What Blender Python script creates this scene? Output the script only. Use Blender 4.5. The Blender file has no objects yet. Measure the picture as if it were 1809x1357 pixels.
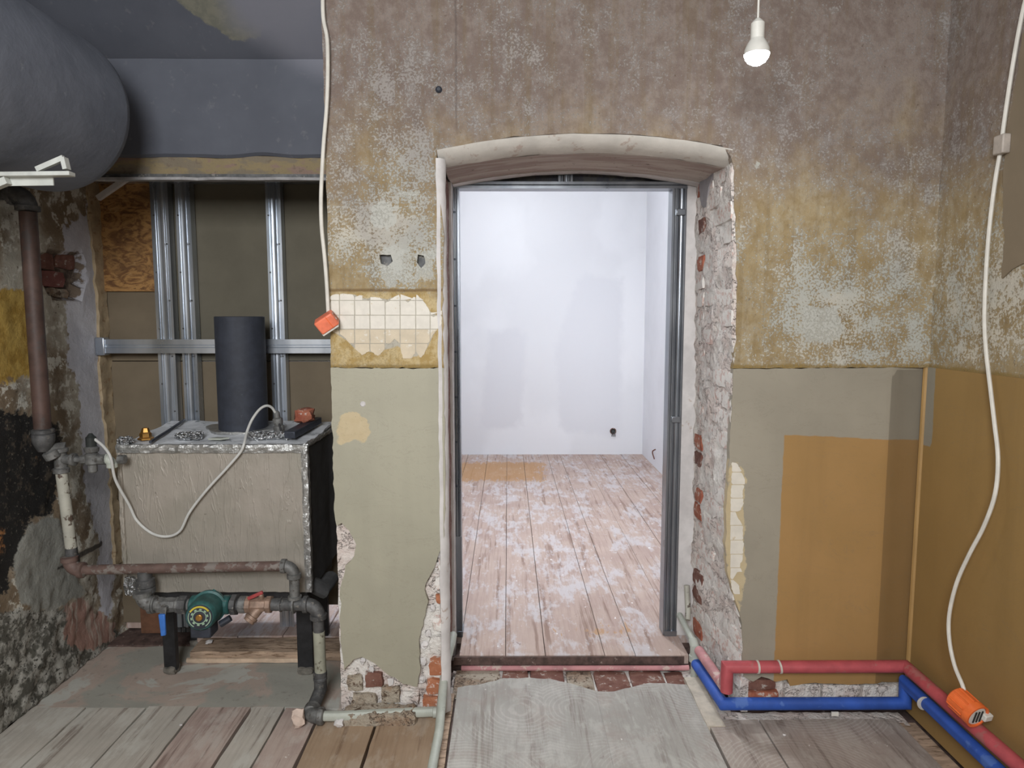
import bpy, bmesh, math, random
import numpy as np
from mathutils import Vector, Matrix, noise as mnoise
from mathutils.geometry import delaunay_2d_cdt
random.seed(7)
SC = bpy.context.scene
COL = SC.collection

# ------------------------------------------------------------------ camera
F_PX, PITCH, YAW, CAM_H = 1200.0, math.radians(5.6), math.radians(0.36), 1.5
cam_d = bpy.data.cameras.new('camera'); cam = bpy.data.objects.new('camera', cam_d); COL.objects.link(cam)
cam_d.sensor_width = 36; cam_d.sensor_fit = 'HORIZONTAL'; cam_d.lens = F_PX / 1809 * 36
cam_d.clip_start = 0.02
cam.location = (0, 0, CAM_H); cam.rotation_euler = (math.pi / 2 - PITCH, 0, -YAW)
SC.camera = cam
# ------------------------------------------------------------------ view, world, lights
SC.view_settings.view_transform = 'Standard'; SC.view_settings.look = 'None'
SC.view_settings.gamma = 1; SC.view_settings.use_curve_mapping = False
SC.view_settings.exposure = 0.0
W = bpy.data.worlds.new('world'); SC.world = W; W.use_nodes = True
W.node_tree.nodes['Background'].inputs[0].default_value = (.5, .55, .65, 1)
W.node_tree.nodes['Background'].inputs[1].default_value = .1
def light(name, kind, loc, power, color=(1, 1, 1), size=.3, size_y=None, target=None):
    d = bpy.data.lights.new(name, kind); d.energy = power; d.color = color
    if kind == 'AREA':
        d.size = size
        if size_y: d.shape = 'RECTANGLE'; d.size_y = size_y
    else: d.shadow_soft_size = size
    o = bpy.data.objects.new(name, d); COL.objects.link(o); o.location = loc
    if target: o.rotation_euler = (Vector(target) - Vector(loc)).to_track_quat('-Z', 'Y').to_euler()
    return o
# soft unsourced fill added behind the camera, and the lamp of the far room
light('fill_light', 'AREA', (-.45, -.9, 2.3), 112, (.97, .985, 1.0), 1.1, .9, (0, 2.6, 1.0))
light('far_room_light', 'POINT', (.12, 4.55, 2.74), 94, (.93, .97, 1.0), .08)

# ------------------------------------------------------------------ pixel ray -> place in the room
FW = Vector((math.sin(YAW) * math.cos(PITCH), math.cos(YAW) * math.cos(PITCH), -math.sin(PITCH)))
RT = Vector((math.cos(YAW), -math.sin(YAW), 0)); UP = RT.cross(FW)
CP = Vector((0, 0, CAM_H))
def P(u, v, Y=None, X=None, Z=None):
    r = FW + RT * ((u - 904.5) / F_PX) + UP * ((678.5 - v) / F_PX)
    if Y is not None: t = Y / r.y
    elif X is not None: t = X / r.x
    else: t = (Z - CAM_H) / r.z
    return CP + r * t

# ------------------------------------------------------------------ material kit
def c(r, g, b, k=1.0):
    f = lambda x: (x / 255 / 12.92 if x / 255 <= .04045 else ((x / 255 + .055) / 1.055) ** 2.4) * k
    return (f(r), f(g), f(b), 1)
class MT:
    def __init__(s, name):
        s.m = bpy.data.materials.new(name); s.m.use_nodes = True; s.nt = s.m.node_tree
        s.b = s.nt.nodes['Principled BSDF']; s._pos = None
    def nd(s, t, **k):
        n = s.nt.nodes.new(t)
        for a, v in k.items(): setattr(n, a, v)
        return n
    def put(s, sock, v):
        if hasattr(v, 'is_output'): s.nt.links.new(v, sock)
        else: sock.default_value = v
    def pos(s):
        if s._pos is None: s._pos = s.nd('ShaderNodeNewGeometry').outputs['Position']
        return s._pos
    def xyz(s):
        n = s.nd('ShaderNodeSeparateXYZ'); s.nt.links.new(s.pos(), n.inputs[0]); return n.outputs
    def vec(s, stretch=(1, 1, 1), off=(0, 0, 0)):
        n = s.nd('ShaderNodeMapping'); s.nt.links.new(s.pos(), n.inputs[0])
        n.inputs['Scale'].default_value = stretch; n.inputs['Location'].default_value = off
        return n.outputs[0]
    def noise(s, scale, detail=5, rough=.6, stretch=(1, 1, 1), off=(0, 0, 0), dist=0):
        n = s.nd('ShaderNodeTexNoise'); s.nt.links.new(s.vec(stretch, off), n.inputs['Vector'])
        n.inputs['Scale'].default_value = scale; n.inputs['Detail'].default_value = detail
        n.inputs['Roughness'].default_value = rough; n.inputs['Distortion'].default_value = dist
        return n.outputs[0]
    def vor(s, scale, feature='F1', out='Distance', stretch=(1, 1, 1), off=(0, 0, 0)):
        n = s.nd('ShaderNodeTexVoronoi', feature=feature); s.nt.links.new(s.vec(stretch, off), n.inputs['Vector'])
        n.inputs['Scale'].default_value = scale; return n.outputs[out]
    def attr(s, name):
        n = s.nd('ShaderNodeAttribute', attribute_name=name); return n.outputs['Fac']
    def ma(s, op, a, b=0.0, cc=0.0):
        n = s.nd('ShaderNodeMath', operation=op); s.put(n.inputs[0], a); s.put(n.inputs[1], b); s.put(n.inputs[2], cc); return n.outputs[0]
    def add(s, *a):
        o = a[0]
        for x in a[1:]: o = s.ma('ADD', o, x)
        return o
    def mul(s, a, b): return s.ma('MULTIPLY', a, b)
    def ss(s, v, lo, hi):
        n = s.nd('ShaderNodeMapRange', interpolation_type='SMOOTHSTEP'); s.put(n.inputs[0], v)
        if lo < hi: n.inputs[1].default_value = lo; n.inputs[2].default_value = hi
        else: n.inputs[1].default_value = hi; n.inputs[2].default_value = lo; n.inputs[3].default_value = 1; n.inputs[4].default_value = 0
        return n.outputs[0]
    def band(s, v, a, b, w): return s.mul(s.ss(v, a - w, a + w), s.ss(v, b + w, b - w))
    def mix(s, f, a, b, mode='MIX'):
        n = s.nd('ShaderNodeMix', data_type='RGBA', blend_type=mode)
        s.put(n.inputs[0], f); s.put(n.inputs[6], a); s.put(n.inputs[7], b); return n.outputs[2]
    def done(s, col, rough=.8, metal=0.0, bump=None, strength=.5, dist=.01, spec=None):
        s.put(s.b.inputs['Base Color'], col); s.put(s.b.inputs['Roughness'], rough); s.put(s.b.inputs['Metallic'], metal)
        if spec is not None: s.b.inputs['Specular IOR Level'].default_value = spec
        if bump is not None:
            n = s.nd('ShaderNodeBump'); n.inputs['Strength'].default_value = strength; n.inputs['Distance'].default_value = dist
            s.nt.links.new(bump, n.inputs['Height']); s.nt.links.new(n.outputs[0], s.b.inputs['Normal'])
        return s.m
MATS = {}
NOWHERE = [(9, 9), (9.1, 9), (9, 9.1)]
def plain(name, col, rough=.6, metal=0, var=.15, scale=25, bump=0.0, spot=None, spot_thr=.62, stretch=(1, 1, 1)):
    t = MT(name); n = t.noise(scale, 5, .6, stretch)
    dark = tuple(x * (1 - var * 1.6) for x in col[:3]) + (1,); lite = tuple(min(1, x * (1 + var)) for x in col[:3]) + (1,)
    colr = t.mix(t.ss(n, .3, .7), dark, lite)
    if spot: colr = t.mix(t.ss(t.noise(scale * 1.7, 6, .65, stretch, (3, 1, 2)), spot_thr - .03, spot_thr + .03), colr, spot)
    MATS[name] = t.done(colr, rough, metal, t.noise(scale * 3, 5) if bump else None, bump, .004)
    return MATS[name]

def dist_upper(name, side=False):
    t = MT(name); x, y, z = t.xyz()
    n1 = t.noise(2.6, 4); n2 = t.noise(11, 5, .6); n3 = t.noise(120, 6, .68); n4 = t.noise(30, 6, .7, (1, 1, .8), (5, 2, 1)); n5 = t.noise(5.5, 5, .62, (1, 1, .7), (1, 8, 3))
    st = t.noise(1.0, 5, .6, (38, 38, 1.6)); st2 = t.noise(1.0, 4, .6, (16, 16, .5), (3, 1, 0))
    base = t.mix(t.ss(n2, .36, .64), c(146, 126, 90), c(164, 146, 112))
    base = t.mix(t.mul(t.ss(n4, .44, .62), .55), base, c(172, 160, 136))
    mk = t.ss(t.noise(60, 6, .7, (1, 1, .6), (7, 7, 7)), .52, .66); base = t.mix(t.mul(mk, .4), base, c(120, 102, 72))
    gg = t.ss(t.add(n5, t.mul(t.add(n4, -.5), .6)), .56, .66); base = t.mix(t.mul(gg, .45), base, c(158, 156, 146))
    mv = t.ss(t.add(z, t.mul(t.add(n5, -.5), 1.0), t.mul(t.add(n2, -.5), .3)), 1.65, 2.30)
    base = t.mix(t.mul(mv, .88), base, t.mix(t.ss(t.add(n4, t.mul(t.add(n1, -.5), .5)), .38, .64), c(112, 98, 94), c(132, 120, 115)))
    base = t.mix(t.mul(t.ss(st, .5, .72), .35), base, c(116, 98, 70))
    base = t.mix(t.mul(t.ss(st2, .56, .60), .25), base, c(112, 94, 64))
    ch = t.add(t.mul(n3, .95), t.mul(n4, .34), t.mul(t.attr('chip'), .10), t.mul(t.add(n5, -.5), .40), t.mul(t.add(n2, -.5), .30), .022)
    cf = t.ss(ch, .715, .775)
    ccol = t.mix(t.ss(n1, .4, .6), c(200, 194, 180), c(178, 180, 174))
    ccol = t.mix(t.mul(mv, .85), ccol, c(144, 137, 133))
    col = t.mix(t.mul(cf, .82), base, ccol)
    g = t.ss(t.add(t.attr('grey'), t.mul(t.add(n4, -.5), .07)), -.004, .004)
    col = t.mix(t.mul(g, .8), col, t.mix(n3, c(172, 174, 166), c(192, 190, 182)))
    col = t.mix(t.ss(t.attr('ochre'), -.01, .02), col, t.mix(t.ss(n4, .40, .60), c(166, 140, 88), c(192, 172, 130)))
    col = t.mix(t.ss(t.attr('grout'), -.002, .002), col, c(178, 172, 158))
    col = t.mix(t.mul(t.band(t.add(z, t.mul(t.add(n2, -.5), .02)), 1.312, 1.33, .006), .8), col, c(136, 112, 60))
    if not side:
        col = t.mix(t.mul(t.mul(t.band(t.add(x, t.mul(t.add(n2, -.5), .012)), -.181, -.176, .004), t.ss(z, 2.12, 2.2)), .6), col, c(84, 74, 70))
        col = t.mix(t.mul(t.mul(t.band(t.add(z, t.mul(t.add(n2, -.5), .012)), 1.592, 1.602, .004), t.ss(x, -.2, -.24)), .8), col, c(112, 88, 56))
    pits = t.ss(t.noise(40, 3, .6, (1, 1, 1), (9, 9, 9)), .69, .73)
    col = t.mix(t.mul(pits, .55), col, c(105, 86, 64))
    h = t.add(t.mul(cf, -.5), t.mul(n3, .8), t.mul(pits, -1.2), t.mul(n2, .8))
    return t.done(col, .9, 0, h, .6, .006)
def lower_paint(name, colr, tan, tan2, side=False):
    t = MT(name); n1 = t.noise(2.2, 4); n2 = t.noise(22, 5); n3 = t.noise(90, 4); x, y, z = t.xyz()
    st = t.noise(1.0, 4, .6, (9, 9, .8))
    col = t.mix(t.ss(n1, .3, .7), c(*[k * .955 for k in colr]), c(*[min(255, k * 1.03) for k in colr]))
    col = t.mix(t.mul(t.ss(st, .45, .75), .25), col, c(*[k * .9 for k in colr]))
    tcol = t.mix(t.ss(n1, .3, .7), c(*tan), c(*tan2)); tcol = t.mix(t.mul(t.ss(st, .45, .7), .3), tcol, c(*[k * .88 for k in tan]))
    col = t.mix(t.ss(t.add(t.attr('tan'), t.mul(t.add(n2, -.5), .012)), -.002, .003), col, tcol)
    col = t.mix(t.ss(t.add(t.attr('worn'), t.mul(t.add(n2, -.5), .05)), -.003, .003), col, t.mix(n2, c(178, 158, 122), c(196, 182, 150)))
    col = t.mix(t.ss(n3, .74, .76), col, c(120, 112, 96))
    col = t.mix(t.mul(t.ss(t.attr('dark_band'), -.002, .002), .40), col, c(58, 48, 34))  # darker upright band with a straight edge, next to the right corner
    sc = t.ss(t.noise(3.0, 6, .7, (1, 1, 2.2), (4, 4, 4), 1.2), .495, .5); sc2 = t.ss(t.noise(3.0, 6, .7, (1, 1, 2.2), (4, 4, 4), 1.2), .507, .5)
    col = t.mix(t.mul(t.mul(sc, sc2), .22), col, c(112, 104, 88))
    return t.done(col, .62, 0, t.add(t.mul(n2, .6), n3), .12, .004)
M_FRAME = None
def left_wall_mat():
    t = MT('old_left_wall'); n1 = t.noise(5, 5, .65); n2 = t.noise(20, 6, .65); n3 = t.noise(70, 6, .65)
    nn = t.mul(t.add(n2, -.5), .13); x, y, z = t.xyz()
    e = lambda a: t.ss(t.add(t.attr(a), nn), -.005, .008)
    col = t.mix(t.ss(n1, .38, .6), c(120, 104, 84), c(170, 164, 150))
    col = t.mix(t.ss(n2, .52, .58), col, c(196, 192, 180)); col = t.mix(t.ss(n3, .62, .68), col, c(78, 66, 54))
    col = t.mix(e('smooth'), col, t.mix(t.ss(n1, .35, .65), c(178, 178, 185), c(200, 200, 206)))
    col = t.mix(e('yellow'), col, t.mix(t.ss(n2, .4, .6), c(148, 116, 46), c(176, 146, 74)))
    low = t.mix(t.ss(n2, .42, .58), c(84, 82, 74), c(168, 166, 158)); low = t.mix(t.ss(n3, .55, .62), low, c(60, 58, 52))
    col = t.mix(e('low'), col, low)
    pk = t.mix(t.ss(t.noise(1, 5, .6, (1, 45, 4)), .45, .58), c(150, 118, 106), c(176, 160, 148))
    col = t.mix(e('pink'), col, pk)
    bk = t.mix(t.ss(n2, .54, .64), c(24, 22, 20), c(70, 62, 52)); bk = t.mix(t.mul(t.ss(n1, .56, .64), t.ss(n3, .42, .5)), bk, c(158, 108, 62)); bk = t.mix(t.mul(t.ss(n3, .60, .68), .6), bk, c(140, 134, 122))
    col = t.mix(e('black'), col, bk)
    col = t.mix(t.ss(t.add(t.attr('cement'), t.mul(nn, .5)), -.005, .008), col, t.mix(n2, c(128, 128, 122), c(150, 150, 142)))
    col = t.mix(t.mul(t.ss(t.add(t.attr('crack'), t.mul(t.add(n2, -.5), .02)), -.003, .003), .85), col, c(44, 38, 34))
    col = t.mix(e('hole'), col, t.mix(t.ss(n2, .4, .6), c(70, 60, 54), c(120, 106, 92)))
    return t.done(col, .9, 0, t.add(n2, t.mul(n3, .6)), .6, .008)

M_UP = dist_upper('distressed_paint'); M_UPS = dist_upper('distressed_paint_side', True)
M_PIER = lower_paint('olive_paint', (160, 156, 138), (178, 156, 118), (186, 166, 128))
M_LOWR = lower_paint('grey_and_tan_paint', (152, 145, 130), (158, 124, 76), (166, 130, 82))
M_SIDE = lower_paint('tan_side_paint', (140, 134, 120), (144, 115, 68), (152, 122, 74))
M_LEFT = left_wall_mat()
def masonry(name, light=(226, 222, 216), pinkc=(214, 198, 190), dark=(136, 118, 108), thr=.64):
    t = MT(name); n1 = t.noise(7, 5, .65); n2 = t.noise(34, 6, .68); n3 = t.noise(110, 4)
    col = t.mix(t.ss(n1, .4, .6), c(*light), c(*pinkc)); col = t.mix(t.mul(t.ss(n2, .35, .65), .4), col, c(*[min(255, k * 1.1) for k in light]))
    col = t.mix(t.ss(n2, thr, thr + .05), col, c(*dark)); col = t.mix(t.mul(t.ss(n3, .6, .7), .35), col, c(168, 158, 150))
    ck = t.ss(t.ma('ABSOLUTE', t.add(t.noise(9, 6, .72, (1, 1, 1.6), (3, 3, 3), .8), -.5)), .012, .002); ck = t.mul(ck, t.ss(n1, .44, .56)); col = t.mix(t.mul(ck, .65), col, c(96, 80, 74))
    return t.done(col, .92, 0, t.add(n2, t.mul(n3, .4), t.mul(ck, -1.0)), 1.0, .014)
M_MAS = masonry('rough_lime_mortar')
M_RUB = masonry('crumbled_mortar', (176, 166, 150), (150, 126, 104), (104, 86, 70), .56)
def brickmat(name, a, b, wash, thr):
    t = MT(name); n1 = t.noise(16, 5, .6); n2 = t.noise(45, 6, .68)
    col = t.mix(t.ss(n1, .35, .65), c(*a), c(*b)); col = t.mix(t.ss(t.add(n2, t.mul(t.add(n1, -.5), .5)), thr, thr + .1), col, c(*wash))
    return t.done(col, .92, 0, n2, .8, .008)
M_BRW = brickmat('limewashed_brick', (204, 176, 166), (218, 202, 194), (228, 224, 218), .40)
M_BRR = brickmat('red_brick', (150, 82, 62), (176, 112, 88), (206, 192, 182), .56)
M_BRO = brickmat('orange_brick', (164, 100, 68), (182, 124, 94), (206, 188, 178), .53)
M_BRD = brickmat('dark_brick', (106, 68, 58), (128, 92, 80), (178, 168, 160), .58)
M_BRM = brickmat('maroon_brick', (118, 70, 66), (134, 88, 82), (166, 152, 144), .58)
M_PLW = plain('pale_plaster', c(206, 202, 200), .85, 0, .08, 12, .3, c(176, 160, 150), .66)
M_ARCH = plain('arch_plaster', c(194, 189, 181), .85, 0, .08, 9, .35, c(172, 158, 148), .62)
M_SMEAR = plain('grey_cement_smear', c(146, 142, 144), .9, 0, .1, 14, .3)
def arch_soffit():
    t = MT('arch_plaster_worn'); n1 = t.noise(6, 5, .6, (.5, 3, 1)); n2 = t.noise(40, 5, .65); x, y, z = t.xyz()
    col = t.mix(t.ss(n1, .4, .62), c(184, 174, 164), c(158, 140, 130)); col = t.mix(t.ss(n2, .63, .68), col, c(120, 104, 92))
    return t.done(col, .88, 0, n2, .4, .006)
M_SOF = arch_soffit()
def hood_mat():
    t = MT('grey_hood_paint'); n1 = t.noise(3, 4); n2 = t.noise(30, 5)
    col = t.mix(t.ss(n1, .3, .7), c(72, 75, 84), c(82, 85, 94)); col = t.mix(t.mul(t.ss(n2, .6, .75), .3), col, c(120, 120, 122))
    col = t.mix(t.ss(t.add(t.attr('bare'), t.mul(t.add(n2, -.5), .03)), -.003, .004), col, t.mix(t.ss(n2, .4, .6), c(100, 100, 90), c(112, 110, 98)))
    col = t.mix(t.ss(t.add(t.attr('pale'), t.mul(t.add(n1, -.5), .06)), -.05, .06), col, c(112, 113, 122))
    return t.done(col, .75, 0, n2, .15, .004)
M_HOOD = hood_mat()
def strip_mat():
    t = MT('torn_plaster_strip'); n1 = t.noise(7, 5, .6, (1, 1, 2.5)); n2 = t.noise(40, 6, .65)
    col = t.mix(t.ss(n1, .42, .5), c(112, 102, 86), c(126, 112, 84)); col = t.mix(t.ss(n1, .53, .6), col, c(124, 104, 92)); col = t.mix(t.ss(n2, .6, .66), col, c(104, 92, 78))
    return t.done(col, .9, 0, n2, .6, .008)
M_STRIP = strip_mat()
def tank_mat():
    t = MT('grey_tank_insulation'); n1 = t.noise(5, 4); n2 = t.noise(40, 6, .6); n3 = t.noise(14, 5, .7, (1, 1, 1), (2, 5, 1))
    col = t.mix(t.ss(n1, .3, .7), c(92, 97, 108), c(108, 113, 124)); col = t.mix(t.mul(t.ss(n3, .62, .7), .5), col, c(132, 136, 142)); col = t.mix(t.mul(t.ss(n2, .6, .7), .3), col, c(116, 120, 126))
    return t.done(col, .7, 0, n2, .25, .006)
M_TANK = tank_mat()
def zinc(name='galvanised_steel', k=1.0):
    t = MT(name); n = t.vor(60, 'F1', 'Color', (1, 1, .5)); f = t.noise(8, 4, .5, (1, 1, .3))
    col = t.mix(t.ss(f, .3, .7), c(176 * k, 184 * k, 194 * k), c(214 * k, 220 * k, 228 * k))
    return t.done(col, t.ma('ADD', t.mul(f, .2), .2), .88, t.noise(90, 3), .08, .002)
M_ZINC = zinc(); M_FRAME = zinc('dull_galvanised_frame', .72)
def osb():
    t = MT('strand_board'); b = t.noise(11, 6, .62, (.8, 1, 1.8), (0, 0, 0), 2.6); d = t.noise(20, 6, .66, (.7, 1, 1.9), (3, 0, 0), 2.0); f = t.noise(5, 4, .6, (1, 1, 1), (8, 0, 2))
    col = t.mix(t.ss(b, .38, .60), c(112, 76, 42), c(168, 126, 74)); col = t.mix(t.mul(t.ss(d, .55, .62), .8), col, c(92, 60, 32)); col = t.mix(t.mul(t.ss(d, .42, .34), .6), col, c(186, 150, 100))
    col = t.mix(t.mul(t.ss(f, .5, .68), .4), col, c(92, 66, 42))
    return t.done(col, .75, 0, b, .4, .004)
M_OSB = osb()
M_DRY = plain('plasterboard_back', c(98, 93, 80), .9, 0, .06, 6, .1)
M_DRYB = plain('plasterboard_back_brown', c(112, 100, 82), .9, 0, .06, 6, .1)
M_RBRD = plain('red_brown_board', c(110, 76, 56), .85, 0, .2, 14, .2)
def foil():
    t = MT('dusty_foil_face'); n1 = t.noise(4, 4); w = t.noise(9, 4, .6, (2.4, 2.4, .35), (1, 1, 1), .6); n3 = t.noise(55, 4); x, y, z = t.xyz()
    r1 = t.ss(t.ma('ABSOLUTE', t.add(w, -.5)), .035, 0)
    col = t.mix(t.ss(n1, .3, .7), c(152, 147, 136), c(168, 160, 150)); col = t.mix(t.mul(r1, .0), col, c(206, 204, 200))
    col = t.mix(t.ss(n3, .68, .74), col, c(120, 114, 104))
    return t.done(col, .5, .35, t.add(t.mul(r1, .5), t.mul(w, .8), t.mul(n3, .35)), .42, .005)
M_FOIL = foil()
def crumple():
    t = MT('bright_crumpled_foil'); v = t.vor(70, 'F1', 'Distance'); n = t.noise(40, 5, .7)
    return t.done(t.mix(n, c(170, 172, 174), c(230, 232, 234)), .22, .95, t.add(v, n), 1.0, .02)
M_CRUM = crumple()
M_TAPE = plain('silver_tape', c(178, 178, 176), .35, .75, .12, 40, .6)
M_DGREY = plain('dark_insulation_side', c(70, 70, 70), .8, 0, .12, 30, .3)
M_BLACK = plain('black_painted_steel', c(38, 38, 40), .55, .2, .2, 30, .1)
M_FLUE = plain('black_flue_steel', c(48, 52, 62), .7, .0, .12, 30, .1, c(62, 66, 74), .68)
M_BRASS = plain('brass', c(186, 140, 76), .35, .85, .12, 40)
M_BRASSD = plain('dull_brass', c(146, 122, 106), .55, .25, .2, 40, .2)
M_RUST = plain('red_oxide_pipe', c(104, 84, 77), .65, .1, .2, 14, .2, c(126, 118, 112), .54, (1, 1, 1))
M_BROWNP = plain('brown_painted_pipe', c(82, 63, 56), .6, .1, .25, 9, .2, c(72, 62, 58), .58)
M_CAST = plain('grey_cast_fitting', c(116, 116, 114), .6, .35, .25, 30, .3, c(84, 80, 76), .6)
M_CASTD = plain('dark_cast_fitting', c(88, 88, 88), .6, .35, .25, 30, .3, c(120, 116, 110), .62)
M_CHIP = plain('chipped_white_pipe', c(172, 170, 158), .6, 0, .1, 16, .2, c(84, 70, 60), .60)
M_PGREY = plain('worn_grey_white_pipe', c(156, 156, 140), .6, 0, .12, 16, .2, c(98, 92, 78), .64)
M_GREEN = plain('green_pump_enamel', c(48, 92, 90), .5, .1, .25, 22, .2, c(110, 122, 116), .68)
M_GREEND = plain('dark_pump_plastic', c(44, 48, 58), .6, 0, .2, 30)
M_YEL = plain('yellow_print', c(196, 178, 60), .5, 0, .1, 40)
M_PALE = plain('pale_print', c(150, 176, 150), .5, 0, .1, 40)
M_REDH = plain('red_lever_paint', c(160, 66, 66), .45, 0, .15, 40)
M_BLUEH = plain('blue_lever_grip', c(58, 112, 190), .45, 0, .1, 40)
M_WHITE = plain('white_plastic', c(214, 212, 204), .45, 0, .05, 20)
M_CABLE = plain('white_cable_sheath', c(214, 210, 200), .5, 0, .06, 20)
M_CABLEG = plain('grey_cable_sheath', c(196, 196, 192), .5, 0, .06, 20)
M_BRKT = plain('white_painted_bracket', c(188, 190, 184), .5, 0, .08, 20, 0, c(170, 168, 156), .66)
M_ORANGE = plain('orange_plastic', c(232, 112, 54), .4, 0, .08, 30)
M_CORAL = plain('coral_plastic', c(232, 124, 92), .45, 0, .1, 30)
M_SLOT = plain('dark_slot', c(40, 44, 42), .6)
M_RED = plain('red_foam_sleeve', c(178, 80, 86), .6, 0, .16, 8, .15, c(166, 100, 98), .6)
M_BLUE = plain('blue_foam_sleeve', c(46, 86, 172), .6, 0, .16, 8, .15, c(76, 110, 180), .62)
M_PINKP = plain('dusty_pink_sleeve', c(196, 140, 142), .65, 0, .14, 10, .15, c(204, 180, 172), .56)
M_PPR = plain('grey_green_plastic_pipe', c(176, 180, 170), .5, 0, .08, 14, 0, c(150, 154, 142), .66)
M_CLIP = plain('clip_plastic', c(196, 190, 180), .5, 0, .1, 30)
M_TIMB = plain('worn_timber', c(176, 152, 130), .85, 0, .2, 9, .4, c(120, 98, 78), .56, (1, 6, 6))
M_EDGE = plain('dark_board_edge', c(92, 74, 68), .85, 0, .3, 24, .5, c(150, 136, 128), .66)
M_FOOT = plain('concrete_foot', c(110, 106, 98), .9, 0, .25, 30, .6)
M_PAPER = plain('crumpled_paper', c(206, 186, 172), .85, 0, .1, 30, .4)
M_COVE = plain('ceiling_paint', c(150, 150, 154), .9, 0, .05, 4)
M_ROD = plain('dark_rod_steel', c(70, 74, 84), .5, .5, .15, 30)
def boardmat(name, lo, hi, stain, smear, white, swirl=False, ochre=None, wear=.6):
    t = MT(name); n1 = t.noise(3.2, 5, .6); n2 = t.noise(18, 6, .66, (2.2, .5, 1)); n3 = t.noise(80, 5, .6); n4 = t.noise(7, 6, .68, (1, .55, 1), (3, 7, 1))
    g = t.noise(1, 5, .6, (70, 3, 1)); g2 = t.noise(1, 6, .7, (26, 1.1, 1), (7, 3, 0))
    col = t.mix(t.ss(n1, .3, .7), c(*lo), c(*hi)); col = t.mix(t.mul(t.ss(g2, .52, .64), .7), col, c(*stain)); col = t.mix(t.mul(t.ss(g, .4, .7), .22), col, c(*stain))
    col = t.mix(t.mul(t.ss(t.add(n4, t.mul(t.add(n2, -.5), .6)), .48, .64), wear), col, c(*smear))
    if ochre: col = t.mix(t.mul(t.ss(t.add(t.attr('ochre'), t.mul(t.add(n2, -.5), .5), t.mul(t.add(n4, -.5), .5)), .0, .05), .8), col, c(*ochre))
    if swirl:
        v = t.vor(2.7, 'F1', 'Distance', (1, 1, 0), (0, .3, 0)); r = t.ma('SINE', t.add(t.mul(v, 150), t.mul(n4, 13))); mk = t.ss(n1, .40, .60)
        col = t.mix(t.mul(t.mul(t.ss(r, .1, 1), mk), .17), col, c(222, 216, 208)); col = t.mix(t.mul(t.ss(t.noise(6, 6, .7, (1, 1, 1), (5, 1, 2)), .5, .66), .35), col, c(150, 134, 124))
    col = t.mix(t.ss(t.noise(28, 4, .6, (1, .8, 1), (1, 1, 1)), .69, .715), col, c(*white)); col = t.mix(t.ss(n3, .73, .76), col, c(*white))
    col = t.mix(t.mul(t.ss(t.noise(17, 5, .6, (1, .6, 1), (8, 2, 1)), .68, .72), .55), col, c(*stain))
    return t.done(col, .78, 0, t.add(n2, t.mul(n3, .5), t.mul(g, .5)), .3, .004)
M_BOARD = boardmat('worn_grey_boards', (176, 170, 160), (192, 185, 174), (112, 97, 87), (198, 196, 187), (216, 212, 204))
M_BOARDR = boardmat('worn_reddish_boards', (170, 150, 141), (188, 171, 160), (108, 86, 78), (192, 183, 174), (216, 208, 200))
M_BOARDB = boardmat('worn_brown_board', (156, 132, 108), (170, 148, 124), (112, 88, 68), (176, 160, 142), (200, 190, 178))
M_PLY = boardmat('dusty_floor_panel', (156, 153, 146), (170, 167, 160), (128, 118, 110), (182, 180, 173), (210, 206, 200), True)
M_PLYR = boardmat('dusty_brown_panel', (150, 139, 130), (166, 155, 146), (108, 94, 86), (174, 166, 157), (210, 206, 200), True)
M_FARB = boardmat('far_room_boards', (176, 154, 144), (190, 170, 158), (128, 100, 86), (202, 199, 202), (234, 232, 230), False, (178, 134, 84), .7)
def slabmat():
    t = MT('niche_screed'); n1 = t.noise(3, 5, .6, (1, 1, 1), (2, 2, 0), .8); n2 = t.noise(26, 6, .66)
    col = t.mix(t.ss(n1, .44, .52), c(160, 158, 148), c(178, 162, 150)); col = t.mix(t.ss(n1, .56, .60), col, c(186, 184, 175)); col = t.mix(t.mul(t.ss(n2, .58, .68), .4), col, c(112, 106, 98))
    return t.done(col, .85, 0, n2, .35, .005)
M_SLAB = slabmat()
def farwall():
    t = MT('skimmed_white_wall'); n1 = t.noise(1.1, 4, .5, (1, 1, .7)); n2 = t.noise(60, 3)
    col = t.mix(t.ss(n1, .44, .56), c(226, 227, 231), c(232, 233, 237))
    col = t.mix(t.ss(t.add(t.attr('filler'), t.mul(t.add(t.noise(9, 4), -.5), .12)), -.04, .05), col, c(221, 222, 227))
    return t.done(col, .42, 0, n2, .05, .003)
M_FARW = farwall()
M_FAR2 = plain('white_wall', c(232, 233, 238), .6, 0, .02, 3)
M_TILE = plain('white_tile_paint', c(216, 210, 198), .6, 0, .05, 20, .1, c(200, 186, 160), .66)
M_TILEB = plain('beige_tile_paint', c(202, 188, 164), .65, 0, .06, 20, .1, c(212, 206, 194), .62)
def emit(name, col, s):
    m = bpy.data.materials.new(name); m.use_nodes = True; b = m.node_tree.nodes['Principled BSDF']
    b.inputs['Base Color'].default_value = (1, 1, 1, 1); b.inputs['Emission Color'].default_value = col; b.inputs['Emission Strength'].default_value = s; return m
M_BULB = emit('glowing_bulb', (.95, .97, 1, 1), 110)
M_BULB2 = emit('glowing_far_bulb', (.95, .97, 1, 1), 20)

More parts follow.
